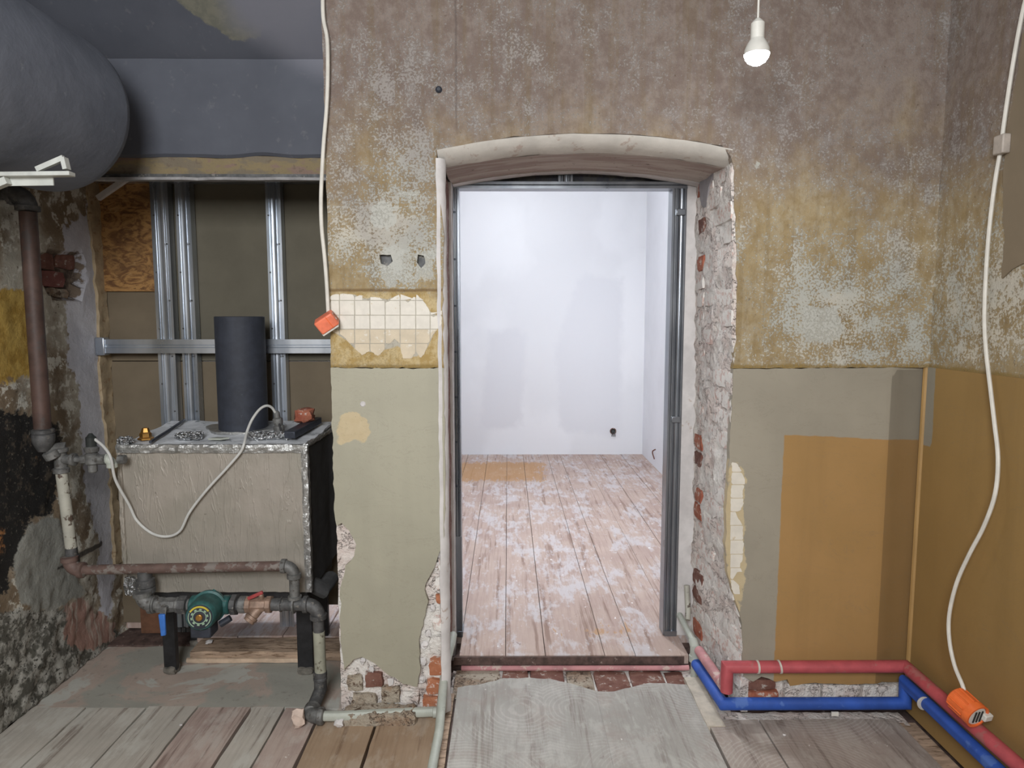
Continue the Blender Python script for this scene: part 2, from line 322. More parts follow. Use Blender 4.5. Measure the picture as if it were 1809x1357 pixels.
# ------------------------------------------------------------------ mesh kit
WLOC = {}
def link(name, V, F, mat, parent=None, smooth=30, attrs=None, bevel=0):
    V = [Vector(v) for v in V]
    xs = [v.x for v in V]; ys = [v.y for v in V]; zs = [v.z for v in V]
    o0 = Vector(((min(xs) + max(xs)) / 2, (min(ys) + max(ys)) / 2, min(zs)))
    me = bpy.data.meshes.new(name); me.from_pydata([v - o0 for v in V], [], F); me.update()
    if attrs:
        for k, a in attrs.items():
            at = me.attributes.new(k, 'FLOAT', 'POINT'); at.data.foreach_set('value', np.asarray(a, dtype=np.float32))
    if mat: me.materials.append(mat)
    if smooth: me.shade_smooth(); me.set_sharp_from_angle(angle=math.radians(smooth))
    o = bpy.data.objects.new(name, me); COL.objects.link(o)
    o.location = o0 - (WLOC[parent.name] if parent else Vector((0, 0, 0)))
    if parent: o.parent = parent
    WLOC[o.name] = o0
    if bevel:
        b = o.modifiers.new('bevel', 'BEVEL'); b.width = bevel; b.segments = 2; b.limit_method = 'ANGLE'
    return o
def tag(o, label, cat, group=None):
    o['label'] = label; o['category'] = cat
    if group: o['group'] = group
    return o
def thing(name, label, cat, loc, group=None):
    o = bpy.data.objects.new(name, None); COL.objects.link(o); o.location = loc; o.empty_display_size = .05
    WLOC[o.name] = Vector(loc); return tag(o, label, cat, group)
def struct(o): o['kind'] = 'structure'; return o
class MB:
    def __init__(s): s.V = []; s.F = []
    def add(s, V, F):
        n = len(s.V); s.V += [Vector(v) for v in V]; s.F += [tuple(i + n for i in f) for f in F]; return s
    def boxb(s, a, b):
        (x0, y0, z0), (x1, y1, z1) = a, b
        return s.add([(x0, y0, z0), (x1, y0, z0), (x1, y1, z0), (x0, y1, z0), (x0, y0, z1), (x1, y0, z1), (x1, y1, z1), (x0, y1, z1)],
                     [(0, 3, 2, 1), (4, 5, 6, 7), (0, 1, 5, 4), (1, 2, 6, 5), (2, 3, 7, 6), (3, 0, 4, 7)])
    def box(s, cen, size, rot=None):
        m = MB().boxb([-k / 2 for k in size], [k / 2 for k in size]); R = rot or Matrix.Identity(3)
        return s.add([R @ v + Vector(cen) for v in m.V], m.F)
    def tube(s, path, r, seg=12, cap=True, start=None):
        path = [Vector(p) for p in path]; rr = r if isinstance(r, (list, tuple)) else [r] * len(path)
        d = (path[1] - path[0]).normalized()
        n = d.cross(Vector((0, 0, 1)) if abs(d.z) < .9 else Vector((1, 0, 0))).normalized()
        V = []; F = []
        for i, p in enumerate(path):
            if i == 0: t = d; din = d
            else:
                din = (path[i] - path[i - 1]).normalized()
                if i > 1: q = d.rotation_difference(din); n = q @ n
                d = din; dout = (path[i + 1] - p).normalized() if i < len(path) - 1 else din
                t = (din + dout).normalized()
            b = din.cross(n).normalized()
            for k in range(seg):
                a = 2 * math.pi * k / seg; q = n * math.cos(a) * rr[i] + b * math.sin(a) * rr[i]
                q = q - din * (q.dot(t) / max(.2, din.dot(t))); V.append(p + q)
        for i in range(len(path) - 1):
            for k in range(seg):
                k2 = (k + 1) % seg; F.append((i * seg + k, i * seg + k2, (i + 1) * seg + k2, (i + 1) * seg + k))
        if cap: F.append(tuple(range(seg))[::-1]); F.append(tuple(range((len(path) - 1) * seg, len(path) * seg)))
        return s.add(V, F)
    def lathe(s, prof, org, axis, seg=20):
        axis = Vector(axis).normalized(); org = Vector(org)
        n = axis.cross(Vector((0, 0, 1)) if abs(axis.z) < .9 else Vector((1, 0, 0))).normalized(); b = axis.cross(n)
        V = []; F = []
        for (r, h) in prof:
            for k in range(seg):
                a = 2 * math.pi * k / seg; V.append(org + axis * h + (n * math.cos(a) + b * math.sin(a)) * max(r, 1e-4))
        for i in range(len(prof) - 1):
            for k in range(seg):
                k2 = (k + 1) % seg; F.append((i * seg + k, i * seg + k2, (i + 1) * seg + k2, (i + 1) * seg + k))
        F.append(tuple(range(seg))[::-1]); F.append(tuple(range((len(prof) - 1) * seg, len(prof) * seg)))
        return s.add(V, F)
    def prism(s, poly, depth):
        n = len(poly); poly = [Vector(p) for p in poly]; depth = Vector(depth)
        return s.add(poly + [p + depth for p in poly], [tuple(range(n)), tuple(range(n, 2 * n))[::-1]] + [(i, i + n, (i + 1) % n + n, (i + 1) % n) for i in range(n)])
    def build(s, name, mat, parent=None, **k): return link(name, s.V, s.F, mat, parent, **k)
def rough_box(a, b, amp, seed, n=(3, 3, 3)):
    """box with a few vertices per edge, each pushed a little: a brick, a stone or a lump"""
    rng = random.Random(seed); V = []; idx = {}; F = []
    a = Vector(a); b = Vector(b)
    def vid(i, j, k):
        key = (i, j, k)
        if key not in idx:
            f = Vector((i / (n[0] - 1), j / (n[1] - 1), k / (n[2] - 1)))
            cor = sum(1 for q, m in ((i, n[0]), (j, n[1]), (k, n[2])) if q in (0, m - 1))
            p = Vector((a.x + (b.x - a.x) * f.x, a.y + (b.y - a.y) * f.y, a.z + (b.z - a.z) * f.z)); cen = (a + b) / 2
            sh = {3: 1.3, 2: .6, 1: 0}.get(cor, 0) * amp
            dd = Vector([(-1 if q > w else 1) if abs(q - w) > 1e-6 else 0 for q, w in zip(p, cen)])
            p += dd * sh * .6 + Vector([rng.uniform(-amp, amp) for _ in range(3)]) * .6
            idx[key] = len(V); V.append(p)
        return idx[key]
    for ax in range(3):
        o = [q for q in range(3) if q != ax]
        for side in (0, n[ax] - 1):
            for i in range(n[o[0]] - 1):
                for j in range(n[o[1]] - 1):
                    q = []
                    for (di, dj) in ((0, 0), (1, 0), (1, 1), (0, 1)):
                        k = [0, 0, 0]; k[ax] = side; k[o[0]] = i + di; k[o[1]] = j + dj; q.append(vid(*k))
                    if (side == 0) != (ax == 1): q = q[::-1]
                    F.append(tuple(q))
    return V, F
def ragged(pts, step=.02, amp=.006, seed=1, closed=True):
    out = []; n = len(pts)
    for i in range(n if closed else n - 1):
        p = Vector((pts[i][0], pts[i][1])); q = Vector((pts[(i + 1) % n][0], pts[(i + 1) % n][1])); L = (q - p).length; k = max(1, int(L / step))
        nn = Vector((-(q - p).y, (q - p).x)).normalized() if L > 0 else Vector((0, 0))
        for j in range(k):
            w = p.lerp(q, j / k)
            if amp: w = w + nn * amp * (mnoise.noise(Vector((w.x * 22, w.y * 22, seed))) * 1.4 + mnoise.noise(Vector((w.x * 70, w.y * 70, seed + 5))))
            out.append((w.x, w.y))
    return out
def inside(px, py, poly):
    r = np.zeros(len(px), bool); n = len(poly)
    for i in range(n):
        x0, y0 = poly[i]; x1, y1 = poly[(i + 1) % n]
        if y0 == y1: continue
        m = ((y0 > py) != (y1 > py)) & (px < (x1 - x0) * (py - y0) / (y1 - y0) + x0); r ^= m
    return r
def sdf(px, py, poly):
    d = np.full(len(px), 9.0); n = len(poly)
    for i in range(n):
        x0, y0 = poly[i]; x1, y1 = poly[(i + 1) % n]; dx, dy = x1 - x0, y1 - y0; L = dx * dx + dy * dy + 1e-12
        t = np.clip(((px - x0) * dx + (py - y0) * dy) / L, 0, 1); d = np.minimum(d, np.hypot(px - x0 - t * dx, py - y0 - t * dy))
    return np.where(inside(px, py, poly), d, -d)
def sheet(name, outline, mp, mat, parent=None, step=.03, holes=(), disp=None, thick=0, attrs=None, flip=False, smooth=40):
    """a wall skin: triangulated outline with inner points, displaced, with a solid rim"""
    V2 = [Vector(p) for p in outline]; E = [(i, (i + 1) % len(outline)) for i in range(len(outline))]
    for h in holes:
        n0 = len(V2); V2 += [Vector(p) for p in h]; E += [(n0 + i, n0 + (i + 1) % len(h)) for i in range(len(h))]
    o = np.array(outline); gx = np.arange(o[:, 0].min() + step * .5, o[:, 0].max(), step); gy = np.arange(o[:, 1].min() + step * .5, o[:, 1].max(), step)
    X, Y = np.meshgrid(gx, gy); X[1::2] += step * .5; X = X.ravel(); Y = Y.ravel()
    keep = sdf(X, Y, outline) > step * .35
    for h in holes: keep &= sdf(X, Y, h) < -step * .35
    V2 += [Vector((a, b)) for a, b in zip(X[keep], Y[keep])]
    vv, ee, ff, *_ = delaunay_2d_cdt(V2, E, [], 0, 1e-7)
    px = np.array([v.x for v in vv]); py = np.array([v.y for v in vv])
    cx = np.array([sum(px[i] for i in f) / len(f) for f in ff]); cy = np.array([sum(py[i] for i in f) / len(f) for f in ff])
    ok = inside(cx, cy, outline)
    for h in holes: ok &= ~inside(cx, cy, h)
    F = [tuple(f) for f, k in zip(ff, ok) if k]
    used = sorted({i for f in F for i in f}); re = {k: i for i, k in enumerate(used)}; F = [tuple(re[i] for i in f) for f in F]
    px = px[used]; py = py[used]
    hd = disp(px, py) if disp else np.zeros(len(px))
    V = [Vector(mp(a, b, h)) for a, b, h in zip(px, py, hd)]
    A = {k: (fn(px, py) if callable(fn) else sdf(px, py, fn)) for k, fn in (attrs or {}).items()}
    if thick:
        cnt = {}
        for f in F:
            for i in range(len(f)):
                a, b = f[i], f[(i + 1) % len(f)]; cnt[(a, b)] = 1
        bd = [(a, b) for (a, b) in cnt if (b, a) not in cnt]; mpv = {}
        for a, b in bd:
            for q in (a, b):
                if q not in mpv: mpv[q] = len(V); V.append(Vector(mp(px[q], py[q], -thick)))
        for a, b in bd: F.append((b, a, mpv[a], mpv[b]))
        ordr = [None] * len(mpv)
        for q, i in mpv.items(): ordr[i - len(px)] = q
        for k in A: A[k] = np.concatenate([A[k], A[k][ordr]])
    if flip: F = [f[::-1] for f in F]
    return link(name, V, F, mat, parent, smooth, A)
def fbm(x, y, s, seed, octv=4):
    return np.array([mnoise.fractal(Vector((a * s, b * s, seed)), .8, 2.1, octv) for a, b in zip(x, y)])
def blobs(lst, conv):
    B = [(conv(u, v), r, w) for (u, v, r, w) in lst]
    def f(px, py):
        a = np.zeros(len(px))
        for (q, r, w) in B: a = a + w * np.exp(-((px - q[0]) ** 2 + (py - q[1]) ** 2) / (r * r))
        return a
    return f
def smoothpath(pts, n=8):
    pts = [Vector(p) for p in pts]; q = [pts[0] * 2 - pts[1]] + pts + [pts[-1] * 2 - pts[-2]]; out = []
    for i in range(1, len(q) - 2):
        a, b, cc, d = q[i - 1:i + 3]
        for k in range(n):
            t = k / n; out.append(.5 * ((2 * b) + (cc - a) * t + (2 * a - 5 * b + 4 * cc - d) * t * t + (3 * b - a - 3 * cc + d) * t ** 3))
    return out + [pts[-1]]
def arc(corner, din, dout, R, n=6):
    corner = Vector(corner); din = Vector(din).normalized(); dout = Vector(dout).normalized(); cen = corner - din * R + dout * R
    return [cen - dout * R * math.cos(i / n * math.pi / 2) + din * R * math.sin(i / n * math.pi / 2) for i in range(n + 1)]
def elbow(name, corner, din, dout, R, r, mat, parent, collar=1.22):
    m = MB(); p = arc(corner, din, dout, R); m.tube(p, r, 14)
    din = Vector(din).normalized(); dout = Vector(dout).normalized()
    m.lathe([(r, -.012), (r * collar, -.010), (r * collar, .006), (r, .008)], p[0], din, 16)
    m.lathe([(r, -.008), (r * collar, -.006), (r * collar, .010), (r, .012)], p[-1], dout, 16)
    return m.build(name, mat, parent)

# ------------------------------------------------------------------ the room
YW, YM, YB = 2.45, 2.472, 2.97            # plaster face, masonry face, back of the thick wall
XL, XP, XD0, XD1, XR = -1.836, -.638, -.235, .84, 1.53
ZT, ZD = 2.95, 1.32
YN = 3.13                                 # niche back boards
YF, XFR = 7.11, 1.43                      # far room
uvB = lambda u, v, Y=YW: (lambda p: (p.x, p.z))(P(u, v, Y=Y))
uvL = lambda u, v: (lambda p: (p.y, p.z))(P(u, v, X=XL))
uvR = lambda u, v: (lambda p: (p.y, p.z))(P(u, v, X=XR))
mpB = lambda a, b, h: (a, YW - h, b)
mpM = lambda a, b, h: (a, YM - h, b)
mpL = lambda a, b, h: (XL + h, a, b)
mpR = lambda a, b, h: (XR - h, a, b)
def zarch(x):
    s = (x - .29) / .54; return 2.112 - .058 * s * s
def XJ(y, z):
    f = float(np.interp(z, [0, .35, .55, .7, 1.3, 2.05], [.885, .885, .86, .828, .816, .79])); b = .842 - .015 * z
    return f + (b - f) * max(0, min(1.2, (y - YW) / .5))
XA = .795
archx = [XD0 + (XA - XD0) * i / 24 for i in range(25)]

# solid masonry behind the plaster
m = MB(); poly = [(XP + .012, YM + .02, 0), (XP + .012, YM + .02, ZT), (XR + .3, YM + .02, ZT), (XR + .3, YM + .02, 0), (.905, YM + .02, 0), (.905, YM + .02, zarch(XA) + .03)]
poly += [(x, YM + .02, zarch(x) + .03) for x in archx[::-1]] + [(XD0 - .02, YM + .02, zarch(XD0) + .03), (XD0 - .02, YM + .02, 0)]
m.prism(poly, (0, YB - YM - .02, 0))
wall_back = struct(m.build('wall_back', M_RUB, None, smooth=0))

# upper skin with its old paint
chip = blobs([(720, 280, .13, 1.2), (700, 380, .13, 1.2), (745, 460, .09, 1.2), (640, 200, .14, .7), (610, 420, .07, 1.1), (600, 300, .06, .7), (680, 140, .12, .6), (690, 470, .06, .9), (1440, 580, .12, 1.1), (1400, 480, .16, .7),
              (1500, 520, .18, .5), (1560, 620, .2, .55), (1320, 620, .08, .4), (1620, 600, .1, .5), (860, 170, .14, .35), (800, 140, .1, .4), (1620, 460, .1, .3), (1350, 400, .05, .5)], uvB)
upo = [(XP, ZT), (XP, ZD), uvB(784, 650), uvB(782, 560), uvB(784, 420), (XD0 - .012, zarch(XD0) - .02), (XD0 - .012, zarch(XD0) + .022)] + [(x, zarch(x) + .03) for x in archx[1:-1]] + \
      [uvB(1292, 276), uvB(1296, 300), uvB(1300, 400), uvB(1302, 500), uvB(1300, 600), uvB(1295, 652), (XR, ZD), (XR, ZT)]
colx = [580, 600, 626.7, 653.7, 680.6, 707, 734.6, 760, 782]; rowy = [514, 531, 557, 581.7, 607, 634]
shape = [uvB(*p) for p in [(583, 522), (600, 518), (640, 522), (646, 534), (655, 524), (672, 526), (682, 534), (700, 522), (712, 518), (718, 536), (736, 520), (748, 530), (766, 560), (781, 548), (781, 572), (764, 594), (758, 606), (750, 626), (742, 634), (735, 622),
                             (726, 636), (712, 634), (704, 606), (698, 598), (680, 618), (668, 630), (654, 620), (640, 628), (622, 612), (606, 594), (594, 590), (584, 584)]]
hole1 = ragged([uvB(670, 450), uvB(690, 450), uvB(694, 462), uvB(684, 470), uvB(672, 466)], .012, .003, 4)
hole2 = ragged([uvB(738, 450), uvB(748, 452), uvB(752, 466), uvB(744, 474), uvB(737, 464)], .012, .003, 9)
greyp = [uvB(656, 360), uvB(690, 352), uvB(700, 400), uvB(672, 404), uvB(655, 396)]
def greyf(px, py):
    a = sdf(px, py, greyp)
    for (u0, v0, u1, v1) in ((672, 440, 712, 506), (736, 440, 766, 500), (1418, 540, 1486, 606), (704, 335, 740, 366), (1330, 288, 1348, 302)):
        (xa, za), (xb, zb) = uvB(u0, v0), uvB(u1, v1); a = np.maximum(a, sdf(px, py, [(xa, za), (xb, za), (xb, zb), (xa, zb)]))
    return a
ochp = [(XP, 1.595), (XP, ZD), (XD0, ZD), (XD0, 1.595)]
sheet('plaster_layer', ragged(upo, .03, .004, 3), mpB, M_UP, wall_back, .05, [hole1, hole2], None, YM - YW + .01, {'chip': chip, 'grey': greyf, 'ochre': ochp, 'grout': shape})
for cc_ in ((681, 460), (744, 462)):
    q = P(cc_[0], cc_[1], Y=YM + .004); V, F = rough_box((q.x - .024, YM, q.z - .03), (q.x + .024, YM + .015, q.z + .03), .004, 5)
    link('cavity_stone', V, F, M_CASTD, wall_back)
q = P(641, 714, Y=YW - .0); MB().lathe([(.003, -.004), (.011, 0), (.008, .003), (.003, .002)], q, (0, -1, 0), 7).build('plaster_chip', M_PLW, wall_back)
q = P(775, 158, Y=YW - .004); MB().lathe([(.004, -.01), (.004, .004), (.012, .006), (.006, .012)], q + Vector((0, .006, 0)), (0, -1, 0), 10).build('nail_plug', M_GREEND, wall_back)

# lower skin of the pier, broken along its edges, and the core that shows
pier = [(583, 650), (586, 720), (588, 800), (591, 900), (594, 928), (604, 924), (616, 938), (630, 962), (626, 984), (610, 1000), (600, 1040), (604, 1066), (600, 1090), (603, 1140), (608, 1185), (624, 1166), (640, 1160), (662, 1172),
        (690, 1194), (712, 1208), (738, 1214), (742, 1180), (741, 1130), (748, 1096), (757, 1062), (749, 1042), (764, 1010), (774, 985), (783, 965), (786, 900), (786, 800), (784, 651)]
pier = [uvB(*p) for p in pier]
tanp = [uvB(596, 740), uvB(615, 728), uvB(640, 730), uvB(658, 752), uvB(648, 784), uvB(626, 776), uvB(606, 786), uvB(596, 780)]
sheet('plaster_layer', ragged(pier, .018, .0045, 11), mpB, M_PIER, wall_back, .04, (), None, .024, {'tan': NOWHERE, 'worn': tanp, 'dark_band': NOWHERE})
core = [(XP, 0), (XD0 - .004, 0), (XD0 - .004, ZD + .01), (XP, ZD + .01)]
sheet('masonry_face', ragged(core, .02, .003, 2), mpM, M_MAS, wall_back, .016, (), lambda x, y: .008 * fbm(x, y, 14, 3) + .004 * fbm(x, y, 45, 8) - .001, .03)
edge_l = [uvB(583, 655), uvB(586, 720), uvB(592, 925), uvB(603, 1180), uvB(612, 1256), uvB(593, 1258), uvB(590, 1100), uvB(582, 700)]
for k, (u0, v0, u1, v1, mt) in enumerate([(769, 1052, 784, 1068, M_BRO), (757, 1166, 783, 1196, M_BRO), (753, 1201, 780, 1230, M_BRO), (746, 1233, 774, 1254, M_BRO), (764, 1092, 784, 1118, M_BRW), (758, 1126, 784, 1158, M_MAS),
                                          (768, 1020, 785, 1044, M_BRW), (774, 990, 786, 1012, M_BRW), (612, 1196, 640, 1224, M_RUB), (644, 1190, 676, 1218, M_BRD), (620, 1228, 664, 1254, M_RUB), (672, 1216, 706, 1246, M_RUB), (710, 1224, 740, 1250, M_MAS)]):
    a = P(u0, v1, Y=YW); b = P(u1, v0, Y=YW)
    V, F = rough_box((a.x, YW + .004, max(.004, a.z)), (min(b.x, XD0 - .006), YW + .05, b.z), .006, 40 + k, (4, 3, 4)); link('brick', V, F, mt, wall_back)
V, F = [], []
mb = MB(); k = 0
for (u, v) in [(640, 1168), (655, 1184), (668, 1200), (690, 1206), (778, 980), (770, 1000), (764, 1075), (756, 1120), (750, 1140), (748, 1170), (746, 1200)]:
    q = P(u, v, Y=YW + .01); V, F = rough_box(q - Vector((.011, .002, .014)), q + Vector((.011, .008, .014)), .006, 100 + k); mb.add(V, F); k += 1
lumps = mb.build('mortar_lumps', M_PLW, wall_back); lumps['kind'] = 'stuff'

# painted tile squares on the pier
def tiles(cols, rows, shape, lower_from, seed, gap=.0012):
    rng = random.Random(seed)
    for j in range(len(rows) - 1):
        for i in range(len(cols) - 1):
            (xa, za), (xb, zb) = uvB(cols[i], rows[j]), uvB(cols[i + 1], rows[j + 1])
            sq = ragged([(xa + gap, zb + gap), (xb - gap, zb + gap), (xb - gap, za - gap), (xa + gap, za - gap)], .008, 0)
            A = np.array(sq); cand = [((xa + xb) / 2 + dx * (xb - xa) * .3, (za + zb) / 2 + dz * (za - zb) * .3) for dx in (0, 1, -1) for dz in (0, 1, -1)]
            ok = inside(np.array([q[0] for q in cand]), np.array([q[1] for q in cand]), shape)
            if not ok.any(): continue
            cen = cand[int(np.argmax(ok))]; out = []
            for (x, z) in sq:
                t = 1.0
                while t > .05 and not inside(np.array([cen[0] + (x - cen[0]) * t]), np.array([cen[1] + (z - cen[1]) * t]), shape)[0]: t -= .06
                if t < 1: t = max(.05, t + rng.uniform(-.06, .03))
                out.append((cen[0] + (x - cen[0]) * t, YW + .001, cen[1] + (z - cen[1]) * t))
            MB().prism(out, (0, -.0028, 0)).build('tile', M_TILEB if j >= lower_from else M_TILE, wall_back, smooth=0)
tiles(colx, rowy, shape, 3, 5)
shape2 = [uvB(*p) for p in [(1292, 816), (1302, 818), (1310, 832), (1317, 850), (1312, 868), (1314, 890), (1308, 902), (1300, 906), (1303, 914), (1312, 926), (1314, 960), (1312, 990), (1306, 1000), (1312, 1010), (1300, 1012), (1298, 1026), (1306, 1034), (1308, 1050), (1300, 1056), (1292, 1040), (1288, 1000), (1290, 900)]]

# lower skin right of the doorway
lowr = [(1296, 651), (1294, 700), (1290, 760), (1288, 820), (1284, 880), (1282, 960), (1284, 1010), (1296, 1050), (1306, 1080), (1311, 1110), (1312, 1168), (1314, 1196), (1330, 1204), (1345, 1196), (1370, 1204), (1392, 1200), (1396, 1212), (1440, 1206), (1500, 1210), (1560, 1206), (1612, 1212)]
lowr = [uvB(*p) for p in lowr] ; lowr[-1] = (XR, lowr[-1][1]); lowr += [(XR, ZD)]
tanr = [uvB(1385, 768), uvB(1650, 780), uvB(1650, 1300), uvB(1362, 1300)]
wornr = [uvB(1278, 900), uvB(1288, 810), uvB(1304, 812), uvB(1316, 835), uvB(1314, 905), uvB(1316, 1000), uvB(1308, 1080), uvB(1300, 1080), uvB(1284, 1020)]
x_f = uvB(1572, 900)[0]
sheet('plaster_layer', ragged(lowr, .02, .003, 21), mpB, M_LOWR, wall_back, .035, (), lambda x, y: -np.clip((x - x_f) / .012, 0, 1) * .006 - np.clip((x - x_f), 0, 1) * .16, .03, {'tan': tanr, 'worn': wornr, 'dark_band': [(1.396, 0), (1.7, 0), (1.7, 1.31), (1.396, 1.31)]})
tiles([1290, 1316], [814, 834, 856, 880, 904, 928, 954, 979, 1003, 1024, 1050], shape2, 99, 8)
core = [(XR + .02, 0), (XR + .02, ZD)] + [(XJ(YW, q) + .004, q) for q in (ZD, 1.0, .7, .6, .5, .35, 0)]
sheet('masonry_face', ragged(core, .02, .002, 2), lambda a, b, h: (a, YM + .012 - h, b), M_MAS, wall_back, .02, (), lambda x, y: .007 * fbm(x, y, 14, 5) + .003 * fbm(x, y, 45, 8), .03)
for k, (u0, v0, u1, v1, mt) in enumerate([(1290, 1203, 1372, 1222, M_BRD), (1292, 1224, 1378, 1246, M_BRR), (1386, 1210, 1450, 1244, M_MAS), (1454, 1212, 1520, 1246, M_MAS), (1524, 1212, 1592, 1246, M_MAS),
                                          (1292, 1096, 1311, 1118, M_BRW), (1292, 1122, 1311, 1142, M_BRW), (1290, 1146, 1311, 1168, M_BRW), (1292, 1172, 1312, 1196, M_BRW), (1288, 1068, 1306, 1092, M_BRW), (1286, 1040, 1296, 1064, M_BRW)]):
    a = P(u0, v1, Y=YW); b = P(u1, v0, Y=YW)
    V, F = rough_box((max(a.x, XJ(YW, a.z) + .002), YW + .006, max(.003, a.z)), (b.x, YW + .06, b.z), .005, 70 + k, (4, 3, 3)); link('brick', V, F, mt, wall_back)

# arch band and left jamb plaster
def loft(loops, name, mat, parent, disp=0, seed=0):
    V = []; F = []; n = len(loops[0])
    for L in loops: V += [Vector(p) for p in L]
    if disp:
        for i, v in enumerate(V): V[i] = v + Vector((1, .3, 1)) * disp * mnoise.fractal(v * 12 + Vector((seed, 0, 0)), .8, 2.1, 4)
    for j in range(len(loops) - 1):
        for i in range(n - 1): F.append((j * n + i, j * n + i + 1, (j + 1) * n + i + 1, (j + 1) * n + i))
    return link(name, V, F, mat, parent, 50)
zs = [zarch(x) for x in archx]
def al(Y, dz, x0=None, x1=None):
    x0 = XD0 - .012 if x0 is None else x0; x1 = XA - .004 if x1 is None else x1
    return [(x0 + (x1 - x0) * i / 24, Y, zs[i] + dz) for i in range(25)]
XA2 = .806
loft([al(YW + .014, .034), al(YW - .0015, .027), al(YW + .002, .020), al(YW + .016, .006), al(YW + .04, -.010, XD0, XA), al(YW + .09, -.018, XD0, XA)], 'arch_trim', M_ARCH, wall_back, .003, 2)
loft([al(YW + .09, -.018, XD0, XA), al(YW + .2, -.006, XD0, XA2), al(YW + .32, -.010, XD0, XA2), al(YB - .06, .0, XD0, XA2 + .01)], 'arch_soffit', M_SOF, wall_back, .003, 4)
loft([al(YB - .06, .004, XD0, XA2 + .01), al(YB - .06, -.004, XD0 + .004, XA2 + .006), al(YB + .0, -.004, XD0 + .004, XA2 + .006), al(YB + .0, .03, XD0 + .004, XA2 + .006)], 'arch_lip', M_PLW, wall_back, .003, 7)
zz = [.0 + i * (zs[0] + .0) / 60 for i in range(61)]
def jl(Y, x): return [(x, Y, z) for z in zz]
loft([jl(YW + .014, XD0 - .020), jl(YW - .003, XD0 - .016), jl(YW - .001, XD0 - .004), jl(YW + .014, XD0 + .013), jl(YW + .05, XD0 + .015), jl(YW + .06, XD0 - .012)], 'jamb_plaster', M_PLW, wall_back, .0035, 5)
loft([jl(YW + .05, XD0 - .010), jl(YB - .10, XD0 - .010)], 'jamb_groove', M_BRD, wall_back, .004, 6)
loft([jl(YB - .10, XD0 - .014), jl(YB - .095, XD0 + .001), jl(YB + .03, XD0 + .001)], 'jamb_lining', M_PLW, wall_back, .0015, 9)

# right jamb: brick reveal, courses with mortar between
mpJ = lambda a, b, h: (XJ(a, b) - h, a, b)
def revdisp(x, y): return .013 * fbm(x, y, 11, 4) + .006 * fbm(x, y, 38, 6) - .0015
zj = zarch(XA)
sheet('reveal_mortar', ragged([(YW + .004, 0), (YB + .02, 0), (YB + .02, zj + .01), (YW + .004, zj + .01)], .02, .003, 6), mpJ, M_MAS, wall_back, .017, (), revdisp, .03, None, True)
rng = random.Random(12); z = .012; k = 0
while z < zj - .02:
    h = .064; ys = [(YW + .006, .12), (YW + .138, .245), (YW + .395, .11)] if k % 2 else [(YW + .006, .245), (YW + .262, .12), (YW + .394, .11)]
    for (y0, L) in ys:
        pr = rng.uniform(-.008, .006); mt = M_BRW; pr -= .004
        if y0 > YW + .3 and rng.random() < .26: mt = M_BRR if rng.random() < .6 else M_BRD; pr = .002
        V, F = rough_box((-.004 - pr, y0, z + rng.uniform(-.003, .003)), (.03, y0 + L, z + h), .005, 300 + k * 7 + int(y0 * 50), (3, 4, 3)); V = [Vector((v.x + XJ(v.y, v.z), v.y, v.z)) for v in V]; link('brick', V, F, mt, wall_back)
    z += .0765; k += 1
# plaster patch at the top corner of the reveal
sheet('cement_patch', ragged([(YW + .24, zj - .005), (YB - .06, zj - .005), (YB - .1, zj - .10), (YW + .34, zj - .12), (YW + .30, zj - .05)], .02, .006, 4), lambda a, b, h: (XJ(a, b) - .008 - h, a, b), M_SMEAR, wall_back, .03, (), lambda x, y: .003 * fbm(x, y, 20, 2), .01, None, True)
# pale lining board beside the right post
MB().boxb((.772, YB + .012, .05), (.86, YB + .04, zj + .05)).build('lining_board', M_PLW, wall_back, smooth=0)

# right side wall
sideo = [(-2.2, 0), (-2.2, ZT), (YW + .06, ZT), (YW + .06, 0)]
chipr = blobs([(1780, 560, .12, .8), (1690, 560, .3, .5), (1720, 480, .2, .3), (1700, 640, .15, .6)], uvR)
wall_right = struct(sheet('wall_right', [(-2.2, ZD), (-2.2, ZT), (YW + .06, ZT), (YW + .06, ZD)], mpR, M_UPS, None, .09, (), None, 0, {'chip': chipr, 'grey': NOWHERE, 'ochre': NOWHERE, 'grout': NOWHERE}, True))
greyr = [(YW + .1, ZD + .02), (uvR(1654, 660)[0], ZD + .02), uvR(1648, 790), (YW + .1, uvR(1640, 786)[1])]
def tanside(px, py): return -sdf(px, py, greyr)
sheet('painted_dado', ragged([(-2.2, 0), (YW + .06, 0), (YW + .06, ZD), (-2.2, ZD)], .05, .0, 6), lambda a, b, h: (XR - .004 - h, a, b), M_SIDE, wall_right, .06, (), None, .006, {'tan': tanside, 'worn': NOWHERE, 'dark_band': NOWHERE}, True)
# corner bead: a rounded fillet of paint where the walls meet
MB().tube([(XR - .004, YW + .012, .03), (XR - .004, YW + .012, ZD)], .010, 8).build('corner_bead', plain('corner_tan_paint', c(164, 130, 80), .6, 0, .06, 6), wall_right)
sheet('plaster_layer', ragged([uvR(1775, 300), uvR(1809, 60), (1.0, ZT), (.8, ZT), (.8, uvR(1809, 462)[1] - .02), uvR(1809, 466), uvR(1774, 492)], .03, .006, 8), lambda a, b, h: (XR - .005 - h, a, b), M_BROWNP if False else plain('smooth_brown_paint', c(128, 114, 94), .75, 0, .06, 5, .1), wall_right, .05, (), None, .005, None, True)

